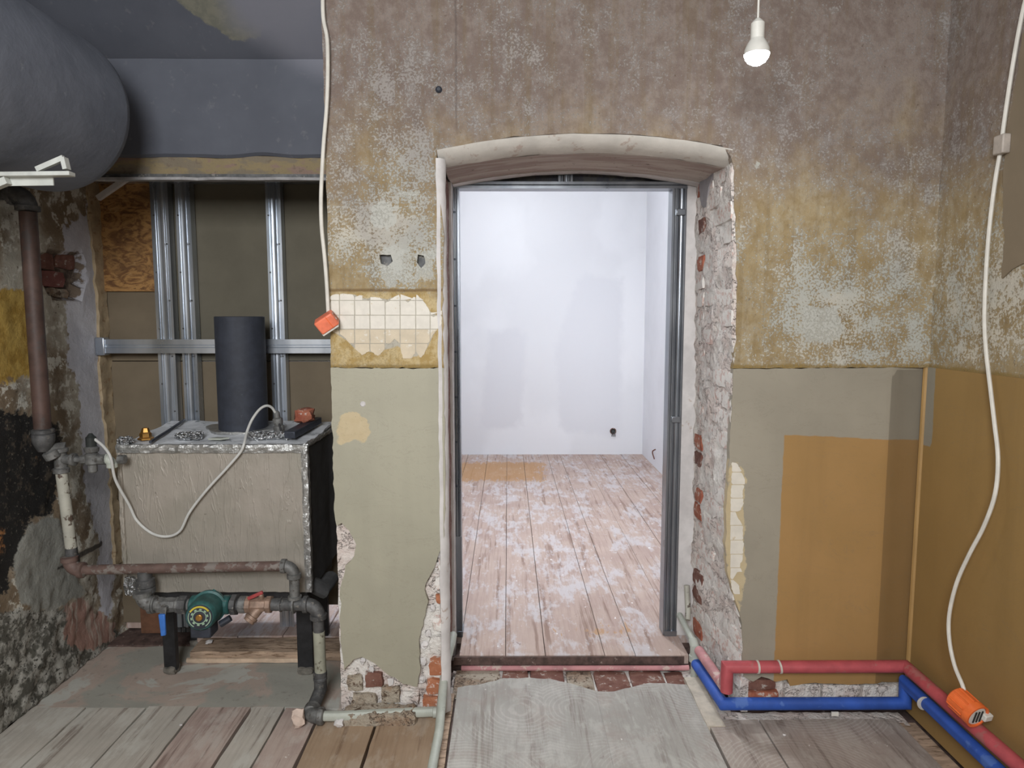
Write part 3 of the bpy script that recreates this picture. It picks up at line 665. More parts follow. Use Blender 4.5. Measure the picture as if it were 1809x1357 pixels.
# left wall
polyL = lambda pts: [uvL(*p) for p in pts]
holeL = polyL([(72, 452), (92, 440), (124, 446), (146, 442), (150, 470), (152, 500), (140, 530), (112, 532), (88, 522), (74, 500), (70, 476)])
LA = {'yellow': polyL([(-30, 508), (48, 512), (56, 560), (58, 640), (52, 664), (20, 672), (-30, 690)]),
      'black': polyL([(-30, 722), (40, 728), (100, 742), (112, 800), (104, 840), (98, 905), (70, 916), (44, 930), (34, 985), (20, 1010), (14, 1050), (-30, 1075)]),
      'cement': polyL([(52, 928), (74, 914), (104, 914), (112, 960), (126, 1000), (150, 1050), (130, 1056), (110, 1070), (60, 1082), (34, 1066), (24, 1010), (30, 960)]),
      'smooth': polyL([(112, 400), (150, 380), (158, 320), (196, 320), (200, 700), (200, 1000), (196, 1100), (178, 1090), (172, 960), (150, 860), (140, 760), (138, 680), (118, 640), (116, 540)]),
      'low': polyL([(-60, 1072), (40, 1080), (112, 1070), (150, 1060), (176, 1080), (216, 1118), (205, 1160), (-60, 1420)]),
      'pink': polyL([(112, 1066), (150, 1058), (176, 1082), (206, 1104), (200, 1134), (150, 1150), (120, 1140)]), 'hole': holeL, 'crack': polyL([(92, 1004), (104, 1000), (142, 976), (180, 954), (181, 962), (144, 986), (106, 1008)])}
def ldisp(px, py):
    w = np.clip((px - 1.7) / .2, 0, 1); s = sdf(px, py, holeL); low = np.clip((.62 - py) / .3, 0, 1); sm = np.clip(sdf(px, py, LA['smooth']) / .03, 0, 1)
    d = (.006 * fbm(px, py, 9, 3) + .004 * fbm(px, py, 30, 5)) * w * (1 - .75 * sm) * (1 + .9 * low)
    d += np.clip((sdf(px, py, LA['cement']) + .01) / .02, 0, 1) * .007 - np.clip((sdf(px, py, LA['black']) + .01) / .03, 0, 1) * .004
    return d - np.clip((s + .012 * fbm(px, py, 30, 8)) / .012, 0, 1) * .05
wl = sheet('wall_left', [(-2.2, 0), (YN + .03, 0), (YN + .03, ZT), (-2.2, ZT)], mpL, M_BOARDB, None, .25)
bpy.data.objects.remove(wl); del WLOC['wall_left']
wall_left = struct(MB().boxb((XL - .3, -2.2, 0), (XL - .06, YN + .03, ZT)).build('wall_left', M_RUB, None, smooth=0))
sheet('old_plaster', ragged([(1.85, 0), (YN + .03, 0), (YN + .03, ZT), (1.85, ZT)], .03, 0), mpL, M_LEFT, wall_left, .019, (), ldisp, .06, LA)
sheet('old_plaster', [(-2.2, 0), (1.85, 0), (1.85, ZT), (-2.2, ZT)], mpL, M_LEFT, wall_left, .12, (), None, .06, {k: NOWHERE for k in LA})
for k, (u0, v0, u1, v1, mt) in enumerate([(78, 448, 112, 474, M_BRD), (116, 448, 146, 474, M_BRD), (76, 480, 128, 506, M_BRM), (90, 510, 136, 526, M_RUB)]):
    a = uvL(u0, v1); b = uvL(u1, v0); V, F = rough_box((XL - .08, a[0], a[1]), (XL - .034, b[0], b[1]), .006, 500 + k, (3, 4, 3)); link('brick', V, F, mt, wall_left)
# ragged edge of bare plaster where the left wall meets the niche boards
eo = [(YN - .06, .35), (YN, .35), (YN, 2.12), (YN - .10, 2.12), (YN - .07, 1.6), (YN - .085, 1.2), (YN - .05, .8)]
sheet('plaster_edge', ragged(eo, .03, .012, 3), lambda a, b, h: (XL + .012 + h, a, b), plain('beige_edge_plaster', c(168, 150, 122), .9, 0, .15, 16, .4, c(140, 116, 88), .6), wall_left, .02, (), lambda x, y: .006 * fbm(x, y, 25, 2), .02)

# floor of the near room: boards, panels, niche screed
floor = struct(MB().boxb((XL - .1, -2.2, -.12), (XR + .1, YN, -.03)).build('floor', M_EDGE, None, smooth=0))
def board(x0, x1, y0, y1, z1, mat, parent, seed, name='board', ragy=True, attrs=None, t=.028, tilt=0.0):
    rng = random.Random(seed); n = max(2, int((y1 - y0) / .06)); L = [(x0 + rng.uniform(-.002, .002), y0 + (y1 - y0) * i / n) for i in range(n + 1)]; R = [(x1 + rng.uniform(-.002, .002), y0 + (y1 - y0) * i / n) for i in range(n + 1)]
    out = L[::-1] + R; out = [(a, b) for a, b in out]
    m = MB(); m.prism([(a, b, z1 + tilt * (a - x0)) for a, b in out], (0, 0, -t)); 
    return m.build(name, mat, parent, smooth=0)
xs = [-1.84, -1.63, -1.395, -1.2, -.99, -.86, -.715, -.49, -.262]
mt = [M_BOARD, M_BOARD, M_BOARD, M_BOARDR, M_BOARD, M_BOARDR, M_BOARDB, M_BOARDB]
for i in range(8):
    y1 = [2.50, 2.50, 2.505, 2.50, 2.50, 2.495, 2.44, 2.44][i]
    board(xs[i] + [.004, .003, .005, .003, .007, .003, .006, .005][i], xs[i + 1] - [.003, .005, .003, .007, .004, .006, .005, .003][i], -2.2, y1, [.0, -.002, .001, -.001, 0, -.002, 0, .001][i], mt[i], floor, 20 + i)
board(-.25, -.215, -2.2, 2.6, -.006, M_TIMB, floor, 31)
def panel(x0, x1, y1s, mat, seed, z=0.0):
    n = len(y1s); pts = [(x0, -2.2)] + [(x0 + (x1 - x0) * i / (n - 1), y1s[i]) for i in range(n)] + [(x1, -2.2)]
    out = [pts[0]] + ragged(pts[1:-1], .015, .004, seed, False) + [(x1, y1s[-1]), pts[-1]]
    MB().prism([(a, b, z) for a, b in out], (0, 0, -.026)).build('floor_panel', mat, floor, smooth=0)
panel(-.205, .3535, [2.635, 2.66, 2.70, 2.705, 2.70, 2.66, 2.605], M_PLY, 3)
panel(.3545, .735, [2.605, 2.60, 2.635, 2.665, 2.66, 2.65], M_PLY, 5, -.001)
panel(.745, .935, [2.41, 2.405, 2.405], M_PLYR, 6, .0)
panel(.942, 1.455, [2.405, 2.408, 2.405], M_PLYR, 7, -.001)
board(1.462, 1.525, -2.2, 2.40, -.012, M_TIMB, floor, 33)
sheet('screed', ragged([(XL - .02, 2.508), (XP - .06, 2.5), (XP + .2, 2.47), (XP + .2, YN), (XL - .02, YN)], .03, .003, 4), lambda a, b, h: (a, b, -.004 + h), M_SLAB, floor, .03, (), lambda x, y: .004 * fbm(x, y, 8, 2), .02)
# strips and mortar beside the doorway panel
board(.735, .80, 2.36, 2.70, .004, plain('dusty_pale_timber', c(198, 188, 172), .85, 0, .12, 20, .4), floor, 41)
sheet('mortar_bed', ragged([(.74, 2.36), (.95, 2.36), (1.5, 2.38), (1.5, 2.47), (.86, 2.47), (.84, 2.8), (.74, 2.8)], .02, .006, 9), lambda a, b, h: (a, b, -.012 + h), M_MAS, floor, .025, (), lambda x, y: .005 * fbm(x, y, 20, 2), .015)
# brick threshold
rng = random.Random(5); x = -.225; k = 0
while x < .80:
    L = rng.choice([.12, .15, .2, .24]); L = min(L, .81 - x); mt = rng.choice([M_BRD, M_MAS, M_RUB, M_BRD, M_MAS]);
    if x > .5: mt = M_BRD
    V, F = rough_box((x, 2.60, -.035), (x + L - .008, 2.79, -.012 + rng.uniform(-.006, .006)), .005, 600 + k, (4, 4, 3)); link('brick', V, F, mt, floor); x += L; k += 1
sheet('mortar_bed', ragged([(-.235, 2.6), (.83, 2.6), (.83, 2.8), (-.235, 2.8)], .02, .003, 2), lambda a, b, h: (a, b, -.022 + h), M_MAS, floor, .02, (), lambda x, y: .009 * fbm(x, y, 16, 7), .01)

# far room
def farf(px, py): return np.maximum(sdf(px, py, [(-.55, 5.9), (.35, 5.95), (.36, 6.72), (-.6, 6.74)]), np.maximum(sdf(px, py, [(1.18, 4.1), (1.42, 4.1), (1.42, 5.9), (1.25, 5.3)]), sdf(px, py, [(.2, 2.98), (.6, 2.98), (.55, 3.12), (.25, 3.10)]) - .03))
floor2 = struct(MB().boxb((-2.4, 2.995, -.09), (XFR + .1, YF + .1, .004)).build('floor', M_EDGE, None, smooth=0))
xb = [-2.32, -2.08, -1.9, -1.66, -1.42, -1.235, -1.03, -.84, -.62, -.42, -.21, -.01, .161, .4175, .55, .78, .98, 1.2, 1.43]
for i in range(len(xb) - 1):
    x0, x1 = xb[i] + .0016, xb[i + 1] - .0016; y0 = 2.80 if (x0 > -.25 and x1 < .83) else 2.985
    rng = random.Random(i); y0 += rng.uniform(-.006, .006); x1c = x1
    if xb[i] == .78: y0 = 2.985
    if xb[i] == -.42: y0 = 2.985
    if xb[i + 1] < -1.3: y0 = YN + .02
    gx = np.linspace(x0, x1, 3); gy = np.linspace(y0, YF, 40); V = []; F = []
    dz = rng.uniform(-.0015, .0015)
    for y in gy:
        for q in gx: V.append((q, y, .05 + dz))
    for a in range(39):
        for b in range(2): F.append((a * 3 + b, a * 3 + b + 1, a * 3 + b + 4, a * 3 + b + 3))
    n0 = len(V); V += [(x0, y0, .012), (x1, y0, .012), (x0, YF, .012), (x1, YF, .012)]
    F += [(n0, n0 + 1, 2, 1, 0), tuple([n0 + 2] + [a * 3 for a in range(39, -1, -1)] + [n0]), tuple([n0 + 1] + [a * 3 + 2 for a in range(40)] + [n0 + 3])]
    px = np.array([v[0] for v in V]); py = np.array([v[1] for v in V])
    link('board', V, F, M_FARB, floor2, 30, {'ochre': farf(px, py)})
MB().boxb((-.25, 2.83, -.09), (.83, 2.99, .011)).build('joist', M_EDGE, floor2, smooth=0)
board(-.232, .76, 2.79, 2.80, .046, M_EDGE, floor2, 50, 'edge_board', t=.034)
struct(sheet('wall_far', [(-2.4, .05), (XFR, .05), (XFR, 3.0), (-2.4, 3.0)], lambda a, b, h: (a, YF - h, b), M_FARW, None, .12, (), None, 0,
             {'filler': lambda px, py: np.maximum(sdf(px, py, [(-.3, .3), (.15, .35), (.2, 1.4), (-.2, 1.35)]), np.maximum(sdf(px, py, [(.55, .3), (1.2, .25), (1.2, 1.9), (.75, 1.95), (.5, 1.2)]), sdf(px, py, [(-1.0, 1.0), (-.6, 1.0), (-.6, 2.4), (-1., 2.4)])))}))
struct(MB().boxb((XFR, YB, 0), (XFR + .1, YF + .1, 3.0)).build('wall_far_right', M_FAR2, None, smooth=0))
struct(MB().boxb((-2.5, YB, 0), (-2.4, YF + .1, 3.0)).build('wall_far_left', M_FAR2, None, smooth=0))
struct(MB().boxb((-2.5, YN, 3.0), (XFR + .1, YF + .1, 3.1)).build('ceiling_far', M_FAR2, None, smooth=0))
MB().boxb((XD1 - .03, YB + .03, .05), (XFR + .1, YB + .09, 3.0)).build('lining_board', M_FAR2, wall_back, smooth=0)
# shell behind the camera
struct(MB().boxb((XL - .3, -2.3, 0), (XR + .1, -2.2, ZT)).build('wall_near', M_FAR2, None, smooth=0))
struct(MB().boxb((XL - .3, -2.3, ZT), (XR + .3, YN + .1, ZT + .1)).build('ceiling', M_COVE, None, smooth=0))
struct(MB().boxb((XR + .02, -2.2, 0), (XR + .1, YW + .1, ZT)).build('masonry_core', M_RUB, wall_right, smooth=0))

# ------------------------------------------------------------------ hood over the niche
YH = 2.62; zl = P(300, 315, Y=YH).z; zk = P(300, 104, Y=YH).z; zb = P(300, 272, Y=YH).z
prof = [(YH + .012, zb - .01), (YH, zb)] + [(YH, zb + (zk - zb) * i / 6) for i in range(1, 7)] + [(YH - .03, zk + .018), (YH - .10, zk + .075), (YH - .2, zk + .15), (YH - .34, zk + .26), (YH - .5, zk + .42), (YH - .55, ZT)]
ux = np.linspace(XL + .0, XP - .002, 40); V = []; F = []
for (y, z) in prof:
    for x in ux: V.append((x, y + .004 * mnoise.noise(Vector((x * 5, z * 5, 1))), z + (.012 * mnoise.noise(Vector((x * 6, 2, 1))) if z <= zb else 0)))
n = len(ux)
for j in range(len(prof) - 1):
    for i in range(n - 1): F.append((j * n + i, j * n + i + 1, (j + 1) * n + i + 1, (j + 1) * n + i))
px = np.array([v[0] for v in V]); pz = np.array([v[2] for v in V])
bare = [(-1.24, 2.75), (-1.2, 2.64), (-1.1, 2.55), (-.98, 2.49), (-.86, 2.50), (-.86, 2.75)]
hood = struct(link('wall_niche_hood', V, F, M_HOOD, None, 40, {'bare': sdf(px, pz, bare), 'pale': sdf(px, pz, [(-1.0, 2.9), (-.98, 2.54), (-.8, 2.45), (-.6, 2.35), (-.6, 2.9)])}))
sheet('torn_plaster', ragged([(XL, zl + .012), (XP - .002, zl + .012), (XP - .002, zb + .02), (-1.0, zb + .03), (-1.25, zb + .004), (XL, zb)], .03, .008, 6), lambda a, b, h: (a, YH + .016 - h, b), M_STRIP, hood, .025, (), lambda x, y: .006 * fbm(x, y, 16, 3), .02)
MB().prism([(XL, YH + .0, zl + .016), (XP - .002, YH + .0, zl + .016), (XP - .002, YH + .0, zl - .002), (XL, YH + .0, zl + .004)], (0, .035, 0)).build('lintel', M_CASTD, hood, smooth=0)
lip = ragged([(XL + .1, YH - .012), (XP - .002, YH - .012), (XP - .002, YH + .02), (XL + .1, YH + .02)], .05, .006, 3)
MB().prism([(a, b, zl + .002) for a, b in lip], (0, 0, -.010)).build('lintel_lip', plain('grey_lip', c(140, 138, 138), .8, 0, .15, 20, .3), hood, smooth=0)
MB().boxb((XL, YH + .036, zl + .13), (XP, YN + .05, zl + .2)).build('niche_ceiling', M_HOOD, hood, smooth=0)

# ------------------------------------------------------------------ niche partition
part = thing('stud_partition', 'metal stud partition with bare board backs behind the foil covered boiler', 'partition', (-1.2, YN, 0))
zt = zl + .14
bx = lambda u, Y=YN: P(u, 500, Y=Y).x
zq = lambda v, Y=YN: P(400, v, Y=Y).z
zs2 = zq(638)
MB().boxb((bx(292), YN, zs2 + .002), (-.3, YN + .0125, zt)).build('board', M_DRY, part, smooth=0)
MB().boxb((XL - .0, YN + .004, zs2 + .002), (bx(292) - .002, YN + .0165, zt)).build('board', M_DRYB, part, smooth=0)
MB().boxb((bx(300), YN, .135), (-.3, YN + .0125, zs2 - .002)).build('board', M_DRYB, part, smooth=0)
MB().boxb((XL, YN + .002, .05), (bx(300) - .002, YN + .0145, zs2 - .002)).build('board', M_DRYB, part, smooth=0)
MB().boxb((bx(222), YN - .03, .01), (bx(282), YN, .36)).build('board', M_RBRD, part, smooth=0)
mb = MB(); 
for i in range(8): mb.boxb((bx(286) + i * .022, YN - .02, .01), (bx(286) + i * .022 + .018, YN - .004 + .003 * (i % 2), .30))
mb.build('ribbed_panel', M_CASTD, part, smooth=0)
MB().boxb((-.7, YN, .05), (-.3, YN + .0125, .135)).build('board', M_DRYB, part, smooth=0)
MB().boxb((-2.4, YN + .02, .05), (bx(345), YN + .04, 3.0)).build('board', M_FAR2, part, smooth=0)
MB().boxb((-2.4, YN + .02, .135), (-.24, YN + .04, 3.0)).build('board', M_FAR2, part, smooth=0)
def stud_profile(w, d, t=.0012, lip=.008):
    pts = [(-w / 2 + lip, -d), (-w / 2, -d), (-w / 2, 0), (w / 2, 0), (w / 2, -d), (w / 2 - lip, -d)]
    return pts
def stud_v(x, Y, z0, z1, w=.06, d=.045, ribs=True):
    # C section seen from its web: web towards the viewer with two pressed ribs, flanges going back
    r = [(-w / 2, d), (-w / 2, 0), (-w * .34, 0), (-w * .27, .006), (-w * .20, .006), (-w * .12, 0), (-w * .03, .001), (w * .03, .001), (w * .12, 0), (w * .20, .006), (w * .27, .006), (w * .34, 0), (w / 2, 0), (w / 2, d)]
    inn = [(a * .965, b + (.0015 if b < d else 0)) for a, b in r]
    poly = [(x + a, Y + b, z0) for a, b in r] + [(x + a, Y + b, z0) for a, b in inn[::-1]]
    return MB().prism(poly, (0, 0, z1 - z0))
YS = 3.075
for (u, w) in ((288, .078), (329, .066), (487, .066)):
    x = P(u, 500, Y=YS).x; s = stud_v(x, YS, .05, zt, w); o = s.build('stud', M_ZINC, part, smooth=25)
    mb = MB()
    for q in range(9): mb.lathe([(.004, 0), (.004, .002)], (x + w * .33 * (1 if q % 2 else -1), YS - .001, .95 + q * .125), (0, -1, 0), 8)
    mb.build('screw_heads', M_CASTD, o)['kind'] = 'stuff'
YC = 3.035; zc = P(370, 612, Y=YC).z; w = .062
r = [(-w / 2, .035), (-w / 2, 0), (-w * .12, 0), (-w * .06, .005), (w * .06, .005), (w * .12, 0), (w / 2, 0), (w / 2, .035)]; inn = [(a * .95, b + (.0015 if b < .035 else 0)) for a, b in r]
MB().prism([(XL + .01, YC + b, zc + a) for a, b in r] + [(XL + .01, YC + b, zc + a) for a, b in inn[::-1]], (1.4, 0, 0)).build('cross_stud', M_ZINC, part, smooth=25)
MB().boxb((XL + .004, YC - .008, zc - .040), (XL + .045, YC + .036, zc + .040)).build('end_clip', M_ZINC, part, bevel=.004)
MB().boxb((XL, YS - .006, zl + .075), (-.6, YS + .05, zl + .13)).build('head_track', M_ZINC, part, smooth=0)
q = P(206, 328, Y=3.05); MB().box(q, (.20, .02, .022), Matrix.Rotation(math.radians(-33), 3, 'Y')).build('brace_strip', M_PLW, part, smooth=0)
ob = thing('strand_board', 'offcut of orange brown strand board fixed high behind the metal studs', 'board', (bx(230), YN - .02, zq(515)))
MB().boxb((bx(174), YN - .016, zq(515)), (bx(283), YN - .002, zt)).build('panel', M_OSB, ob, smooth=0)
# timber sill under the boiler
ts = thing('timber_sill', 'worn pale timber sill on the niche floor between the boiler legs', 'timber', (-1.1, 2.9, 0))
a = P(337, 1160, Y=2.86); V, F = rough_box((a.x, 2.85, .0), (-.66, 2.985, .046), .004, 9, (12, 4, 3)); link('beam', V, F, M_TIMB, ts)
V, F = rough_box((a.x - .01, 2.835, .0), (-.80, 2.849, .020), .002, 19, (10, 3, 3)); link('front_strip', V, F, plain('pale_wood', c(206, 182, 158), .8, 0, .15, 14, .3), ts)

# ------------------------------------------------------------------ metal door frame
fr = thing('door_frame', 'galvanised metal stud frame lining the arched doorway', 'frame', (.3, YB, .05))
YP = 2.975; zh0 = P(1000, 333, Y=YP).z; zh1 = P(1000, 321, Y=YP).z
xl0 = P(801, 700, Y=YP).x; xl1 = P(813, 700, Y=YP).x; xr0 = P(1185, 700, Y=YP).x
def post(x0, x1, z0, z1):
    w = x1 - x0; cx = (x0 + x1) / 2; return stud_v(cx, YP, z0, z1, w, .075)
o = post(xl0, xl1, .055, zh0).build('post', M_FRAME, fr, smooth=25)
MB().boxb((xl0 - .004, YP - .006, .05), (xl1 + .004, YP + .08, .075)).build('foot_track', M_FRAME, o, smooth=0)
MB().boxb((xl0 - .001, YP - .003, .055), (xl1 + .002, YP - .0005, .52)).build('sleeve', M_FRAME, o, smooth=0)
mb = MB()
for i in range(7): mb.lathe([(.005, 0), (.005, .002)], ((xl0 + xl1) / 2 - .004, YP - .001, .75 + i * .2), (0, -1, 0), 8)
mb.build('screw_heads', M_ROD, o)['kind'] = 'stuff'
o = post(xr0, xr0 + .048, .055, zh1).build('post', M_FRAME, fr, smooth=25)
MB().boxb((xr0 - .004, YP - .006, .05), (xr0 + .05, YP + .08, .075)).build('foot_track', M_FRAME, o, smooth=0)
for v in (375, 741):
    q = P(1195, v, Y=YP); MB().boxb((xr0 + .004, YP - .010, q.z - .014), (xr0 + .044, YP + .002, q.z + .014)).build('joint_clip', M_FRAME, o, bevel=.003)
MB().boxb((xr0 - .012, YP - .0, .055), (xr0 - .002, YP + .075, zh1 - .02)).build('flange', M_FRAME, o, smooth=0)
w = zh1 - zh0; r = [(-w / 2, .075), (-w / 2, 0), (-w * .1, 0), (0, .004), (w * .1, 0), (w / 2, 0), (w / 2, .075)]; inn = [(a * .94, b + (.0015 if b < .075 else 0)) for a, b in r]
o = MB().prism([(xl0, YP - .004 + b, (zh0 + zh1) / 2 + a) for a, b in r] + [(xl0, YP - .004 + b, (zh0 + zh1) / 2 + a) for a, b in inn[::-1]], (xr0 + .05 - xl0, 0, 0)).build('header', M_FRAME, fr, smooth=25)
q = P(999, 314, Y=YP + .02); st_ = stud_v(q.x, YP + .015, zh1, zh1 + .09, .062, .05).build('cripple_stud', M_FRAME, fr, smooth=25)
MB().boxb((XD0 - .05, YP + .07, zh1 - .005), (XD1 + .03, YP + .083, 2.35)).build('board', M_HOOD, fr, smooth=0)

# ------------------------------------------------------------------ boiler
BX0, BX1, BY0, BY1 = P(208, 800, Y=2.6).x, P(541, 800, Y=2.6).x, 2.6, 3.03
BZ0 = P(370, 1047, Y=BY0).z; BZ1 = P(370, 787, Y=BY0).z
boiler = thing('boiler', 'boxy boiler wrapped in dusty foil standing on black steel legs', 'boiler', ((BX0 + BX1) / 2, 2.8, 0))
def bz(y): return .03 * max(0, min(1, (y - BY0 - .01) / (BY1 - BY0)))
def face_disp(x, z): return .004 * fbm(x, z, 3, 2) + .0011 * fbm(x * 1.8, z * .45, 14, 4)
bc = MB().boxb((BX0 + .006, BY0 + .008, BZ0 + .004), (BX1 - .004, BY1, BZ1 - .006)).build('casing', M_DGREY, boiler, smooth=0)
sheet('front_foil', ragged([(BX0, BZ0), (BX1, BZ0), (BX1, BZ1), (BX0, BZ1)], .02, .002, 3), lambda a, b, h: (a, BY0 + .004 - h, b), M_FOIL, boiler, .016, (), face_disp, .008)
sheet('top_foil', ragged([(BX0, BY0), (BX1, BY0), (BX1, BY1), (BX0, BY1)], .02, .003, 5), lambda a, b, h: (a, b, BZ1 - .004 + h + bz(b)), plain('dusty_foil_top', c(212, 215, 219), .6, 0, .12, 14, .5, c(120, 128, 132), .62), boiler, .02, (), lambda x, y: .006 * fbm(x, y, 9, 4) + .003, .006)
sheet('side_insulation', ragged([(BY0 + .02, BZ0), (BY1, BZ0 + .02), (BY1, BZ1 - .005), (BY0 + .02, BZ1 - .005)], .03, .002, 2), lambda a, b, h: (BX1 + .002 + h, a, b), M_DGREY, boiler, .03, (), lambda x, y: .004 * fbm(x, y, 8, 2), .004)
mb = MB()
V, F = rough_box((BX0 - .006, BY0 - .007, BZ1 - .03), (BX1 + .006, BY0 + .012, BZ1 + .004), .004, 3, (40, 4, 4)); mb.add(V, F); mb.build('edge_tape', M_TAPE, boiler, smooth=0)
V, F = rough_box((BX1 - .02, BY0 - .006, BZ0), (BX1 + .007, BY0 + .02, BZ1), .003, 4, (4, 4, 36)); link('edge_tape', V, F, M_TAPE, boiler, 0)
V, F = rough_box((BX1 - .012, BY0, BZ1 - .012), (BX1 + .006, BY1, BZ1 + .006), .004, 8, (4, 30, 4)); link('edge_tape', V, F, M_TAPE, boiler, 0)
V, F = rough_box((BX0 - .005, BY0 - .005, BZ0), (BX0 + .012, BY0 + .014, BZ1), .003, 5, (4, 4, 30)); link('edge_tape', V, F, M_FOIL, boiler, 0)
MB().boxb((BX0 + .02, BY0 + .03, BZ0 - .05), (BX1 - .02, BY1 - .02, BZ0 + .01)).build('base_frame', M_BLACK, boiler, bevel=.003)
for (u, w) in ((301, .052), (540, .066)):
    q = P(u, 1190, Z=0); 
    for (dy, sc) in ((0, 1), (.24, .9)):
        lg = MB().boxb((q.x - w / 2, q.y + dy, .012), (q.x + w / 2, q.y + dy + .03, BZ0)).build('leg', M_BLACK, boiler, bevel=.003)
        V, F = rough_box((q.x - w * .55, q.y + dy - .012, 0), (q.x + w * .5, q.y + dy + .045, .03), .006, int(u + dy * 10), (4, 4, 3)); link('foot', V, F, M_FOOT, lg)
# drain pan corner hanging from the right of the base
MB().tube([(BX1 - .03, 2.66, BZ0 + .02), (BX1 + .02, 2.70, BZ0 - .03), (BX1 + .03, 2.8, BZ0 - .02)], .032, 12).build('corner_wrap', M_DGREY, boiler)
q = P(417, 768, Y=2.80); q = Vector((q.x, 2.885, BZ1))
fl = MB().lathe([(.105, -.01), (.105, .0), (.1, .004), (.1, P(417, 560, Y=2.885).z - BZ1), (.096, P(417, 560, Y=2.885).z - BZ1 + .002), (.094, .3)], q, (0, 0, 1), 36).build('flue_pipe', M_FLUE, boiler)
sheet('flue_collar', ragged([(q.x + .16 * math.cos(a) * (1 + .12 * math.sin(3 * a)), q.y + .11 * math.sin(a)) for a in np.linspace(0, 2 * math.pi, 20)[:-1]], .02, .006, 4), lambda a, b, h: (a, b, BZ1 + .008 + h + bz(b)), M_TAPE, boiler, .02, (), lambda x, y: .004 * fbm(x, y, 20, 2), .008)
q = P(257, 766, Y=2.70); q.z = BZ1 + bz(2.70)
MB().lathe([(.03, 0), (.03, .006), (.022, .010), (.022, .024), (.017, .030), (.012, .046), (.004, .048)], q, (0, 0, 1), 6).build('brass_plug', M_BRASS, boiler, smooth=20)
for (u, v, w, d, s) in ((335, 772, .10, .03, 3), (468, 779, .15, .03, 6), (505, 772, .05, .03, 9), (222, 792, .05, .02, 12)):
    q = P(u, v, Y=2.70 if v < 785 else 2.62); V, F = rough_box((q.x - w / 2, q.y - d, BZ1 + .002 + bz(q.y)), (q.x + w / 2, q.y + d, BZ1 + .028 + bz(q.y)), .009, s, (12, 6, 4)); link('foil_scrap', V, F, M_CRUM, boiler, 0)
q = P(495, 765, Y=2.74); q.z = BZ1 + bz(2.74)
ps = MB().lathe([(.014, 0), (.014, .02), (.022, .022), (.022, .045), (.016, .047), (.02, .06), (.02, .075), (.012, .08), (.012, .1), (.006, .108)], q, Vector((-.12, 0, 1)), 12).build('sensor_pocket', M_CAST, boiler)
MB().tube([q + Vector((.02, -.03, 0)), q + Vector((-.0, -.012, .06))], .004, 8).build('pocket_wire', M_BLACK, boiler)
# corrugated foil flap bottom left
q = P(233, 1030, Y=2.595); V, F = rough_box((BX0 + .002, 2.584, q.z - .05), (BX0 + .05, 2.60, q.z + .025), .005, 8, (5, 3, 6)); link('foil_scrap', V, F, M_CRUM, boiler, 0)
# things lying on the boiler
a = P(512, 792, Y=2.66); a.z = BZ1 + .026 + bz(2.66); b = P(560, 752, Y=2.93); b.z = BZ1 + .026 + bz(2.93)
so = MB(); d = (b - a); ang = math.atan2(d.y, d.x)
so.box((a + b) / 2, (d.length, .045, .028), Matrix.Rotation(ang, 3, 'Z') @ Matrix.Rotation(-math.asin(d.z / d.length), 3, 'Y')); so = tag(so.build('steel_offcut', M_ROD, None, bevel=.003), 'grey steel profile offcut lying on top of the boiler beside the brick chunk', 'steel bar')
q = P(541, 762, Y=2.83); V, F = rough_box((q.x - .045, 2.80, BZ1 + .040 + bz(2.83)), (q.x + .035, 2.87, BZ1 + .095 + bz(2.83)), .012, 31, (4, 4, 4)); tag(link('brick_chunk', V, F, M_BRR, None), 'broken red brick chunk lying on top of the boiler', 'brick')
a = P(266, 790, Y=2.61); a.z = BZ1 + .012; b = P(326, 745, Y=3.0); b.z = BZ1 + .012 + bz(3.0)
tag(MB().tube([a, (a + b) / 2 + Vector((0, 0, -.002)), b], .006, 8).build('steel_rod', M_ROD, None), 'thin dark steel rod lying across the left of the boiler top', 'rod')
q = P(383, 778, Y=2.66); tag(MB().prism([(q.x - .03, 2.65, BZ1 + .013), (q.x + .02, 2.645, BZ1 + .013), (q.x + .045, 2.67, BZ1 + .013), (q.x - .01, 2.685, BZ1 + .012)], (0, 0, .006)).build('foil_strip', M_PPR, None, smooth=0), 'small pale flat scrap lying on the boiler top in front of the flue', 'scrap')

# ------------------------------------------------------------------ left pipework
sp = thing('supply_pipe', 'old brown steel riser with valves and bend on the mouldy left wall', 'pipe', (-1.7, 2.5, .5))
Yr = 2.5; A = P(45, 360, Y=Yr); B = P(79, 762, Y=Yr)
A.x = B.x = (A.x + B.x) / 2; 
MB().tube([A - Vector((0, 0, .03)), B], .029, 16).build('riser', M_BROWNP, sp)
elbow('elbow', A + Vector((0, 0, .035)), (0, 0, 1), (-1, 0, 0), .05, .033, M_CASTD, sp)
MB().tube([A + Vector((-.05, 0, .035)), A + Vector((-.13, 0, .035))], .022, 12).build('pipe', M_CASTD, sp)
mb = MB().lathe([(.031, 0), (.038, .004), (.038, .016), (.034, .018), (.038, .022), (.038, .034), (.036, .05), (.028, .07), (.02, .085)], B + Vector((0, 0, .01)), (0, 0, -1), 18); mb.build('reducer', M_CASTD, sp)
T = P(107, 812, Y=2.54); C2 = P(124, 992, Y=2.55); C2.x = T.x + .012
mb = MB().tube([B + Vector((0, 0, -.07)), Vector((T.x, T.y, T.z + .045)), T], .02, 14); mb.lathe([(.02, 0), (.028, .004), (.028, .03), (.02, .034)], B + Vector((.012, .01, -.075)), (.35, .3, -1), 14); mb.build('swan_neck', M_CAST, sp)
mb = MB().lathe([(.022, -.045), (.028, -.043), (.028, -.03), (.022, -.026), (.022, .03), (.028, .034), (.028, .05), (.022, .052)], T, (0, 0, -1), 16); mb.lathe([(.019, 0), (.019, .04), (.024, .042), (.024, .055), (.019, .057)], T, (1, 0, 0), 14); mb.build('tee', M_CAST, sp)
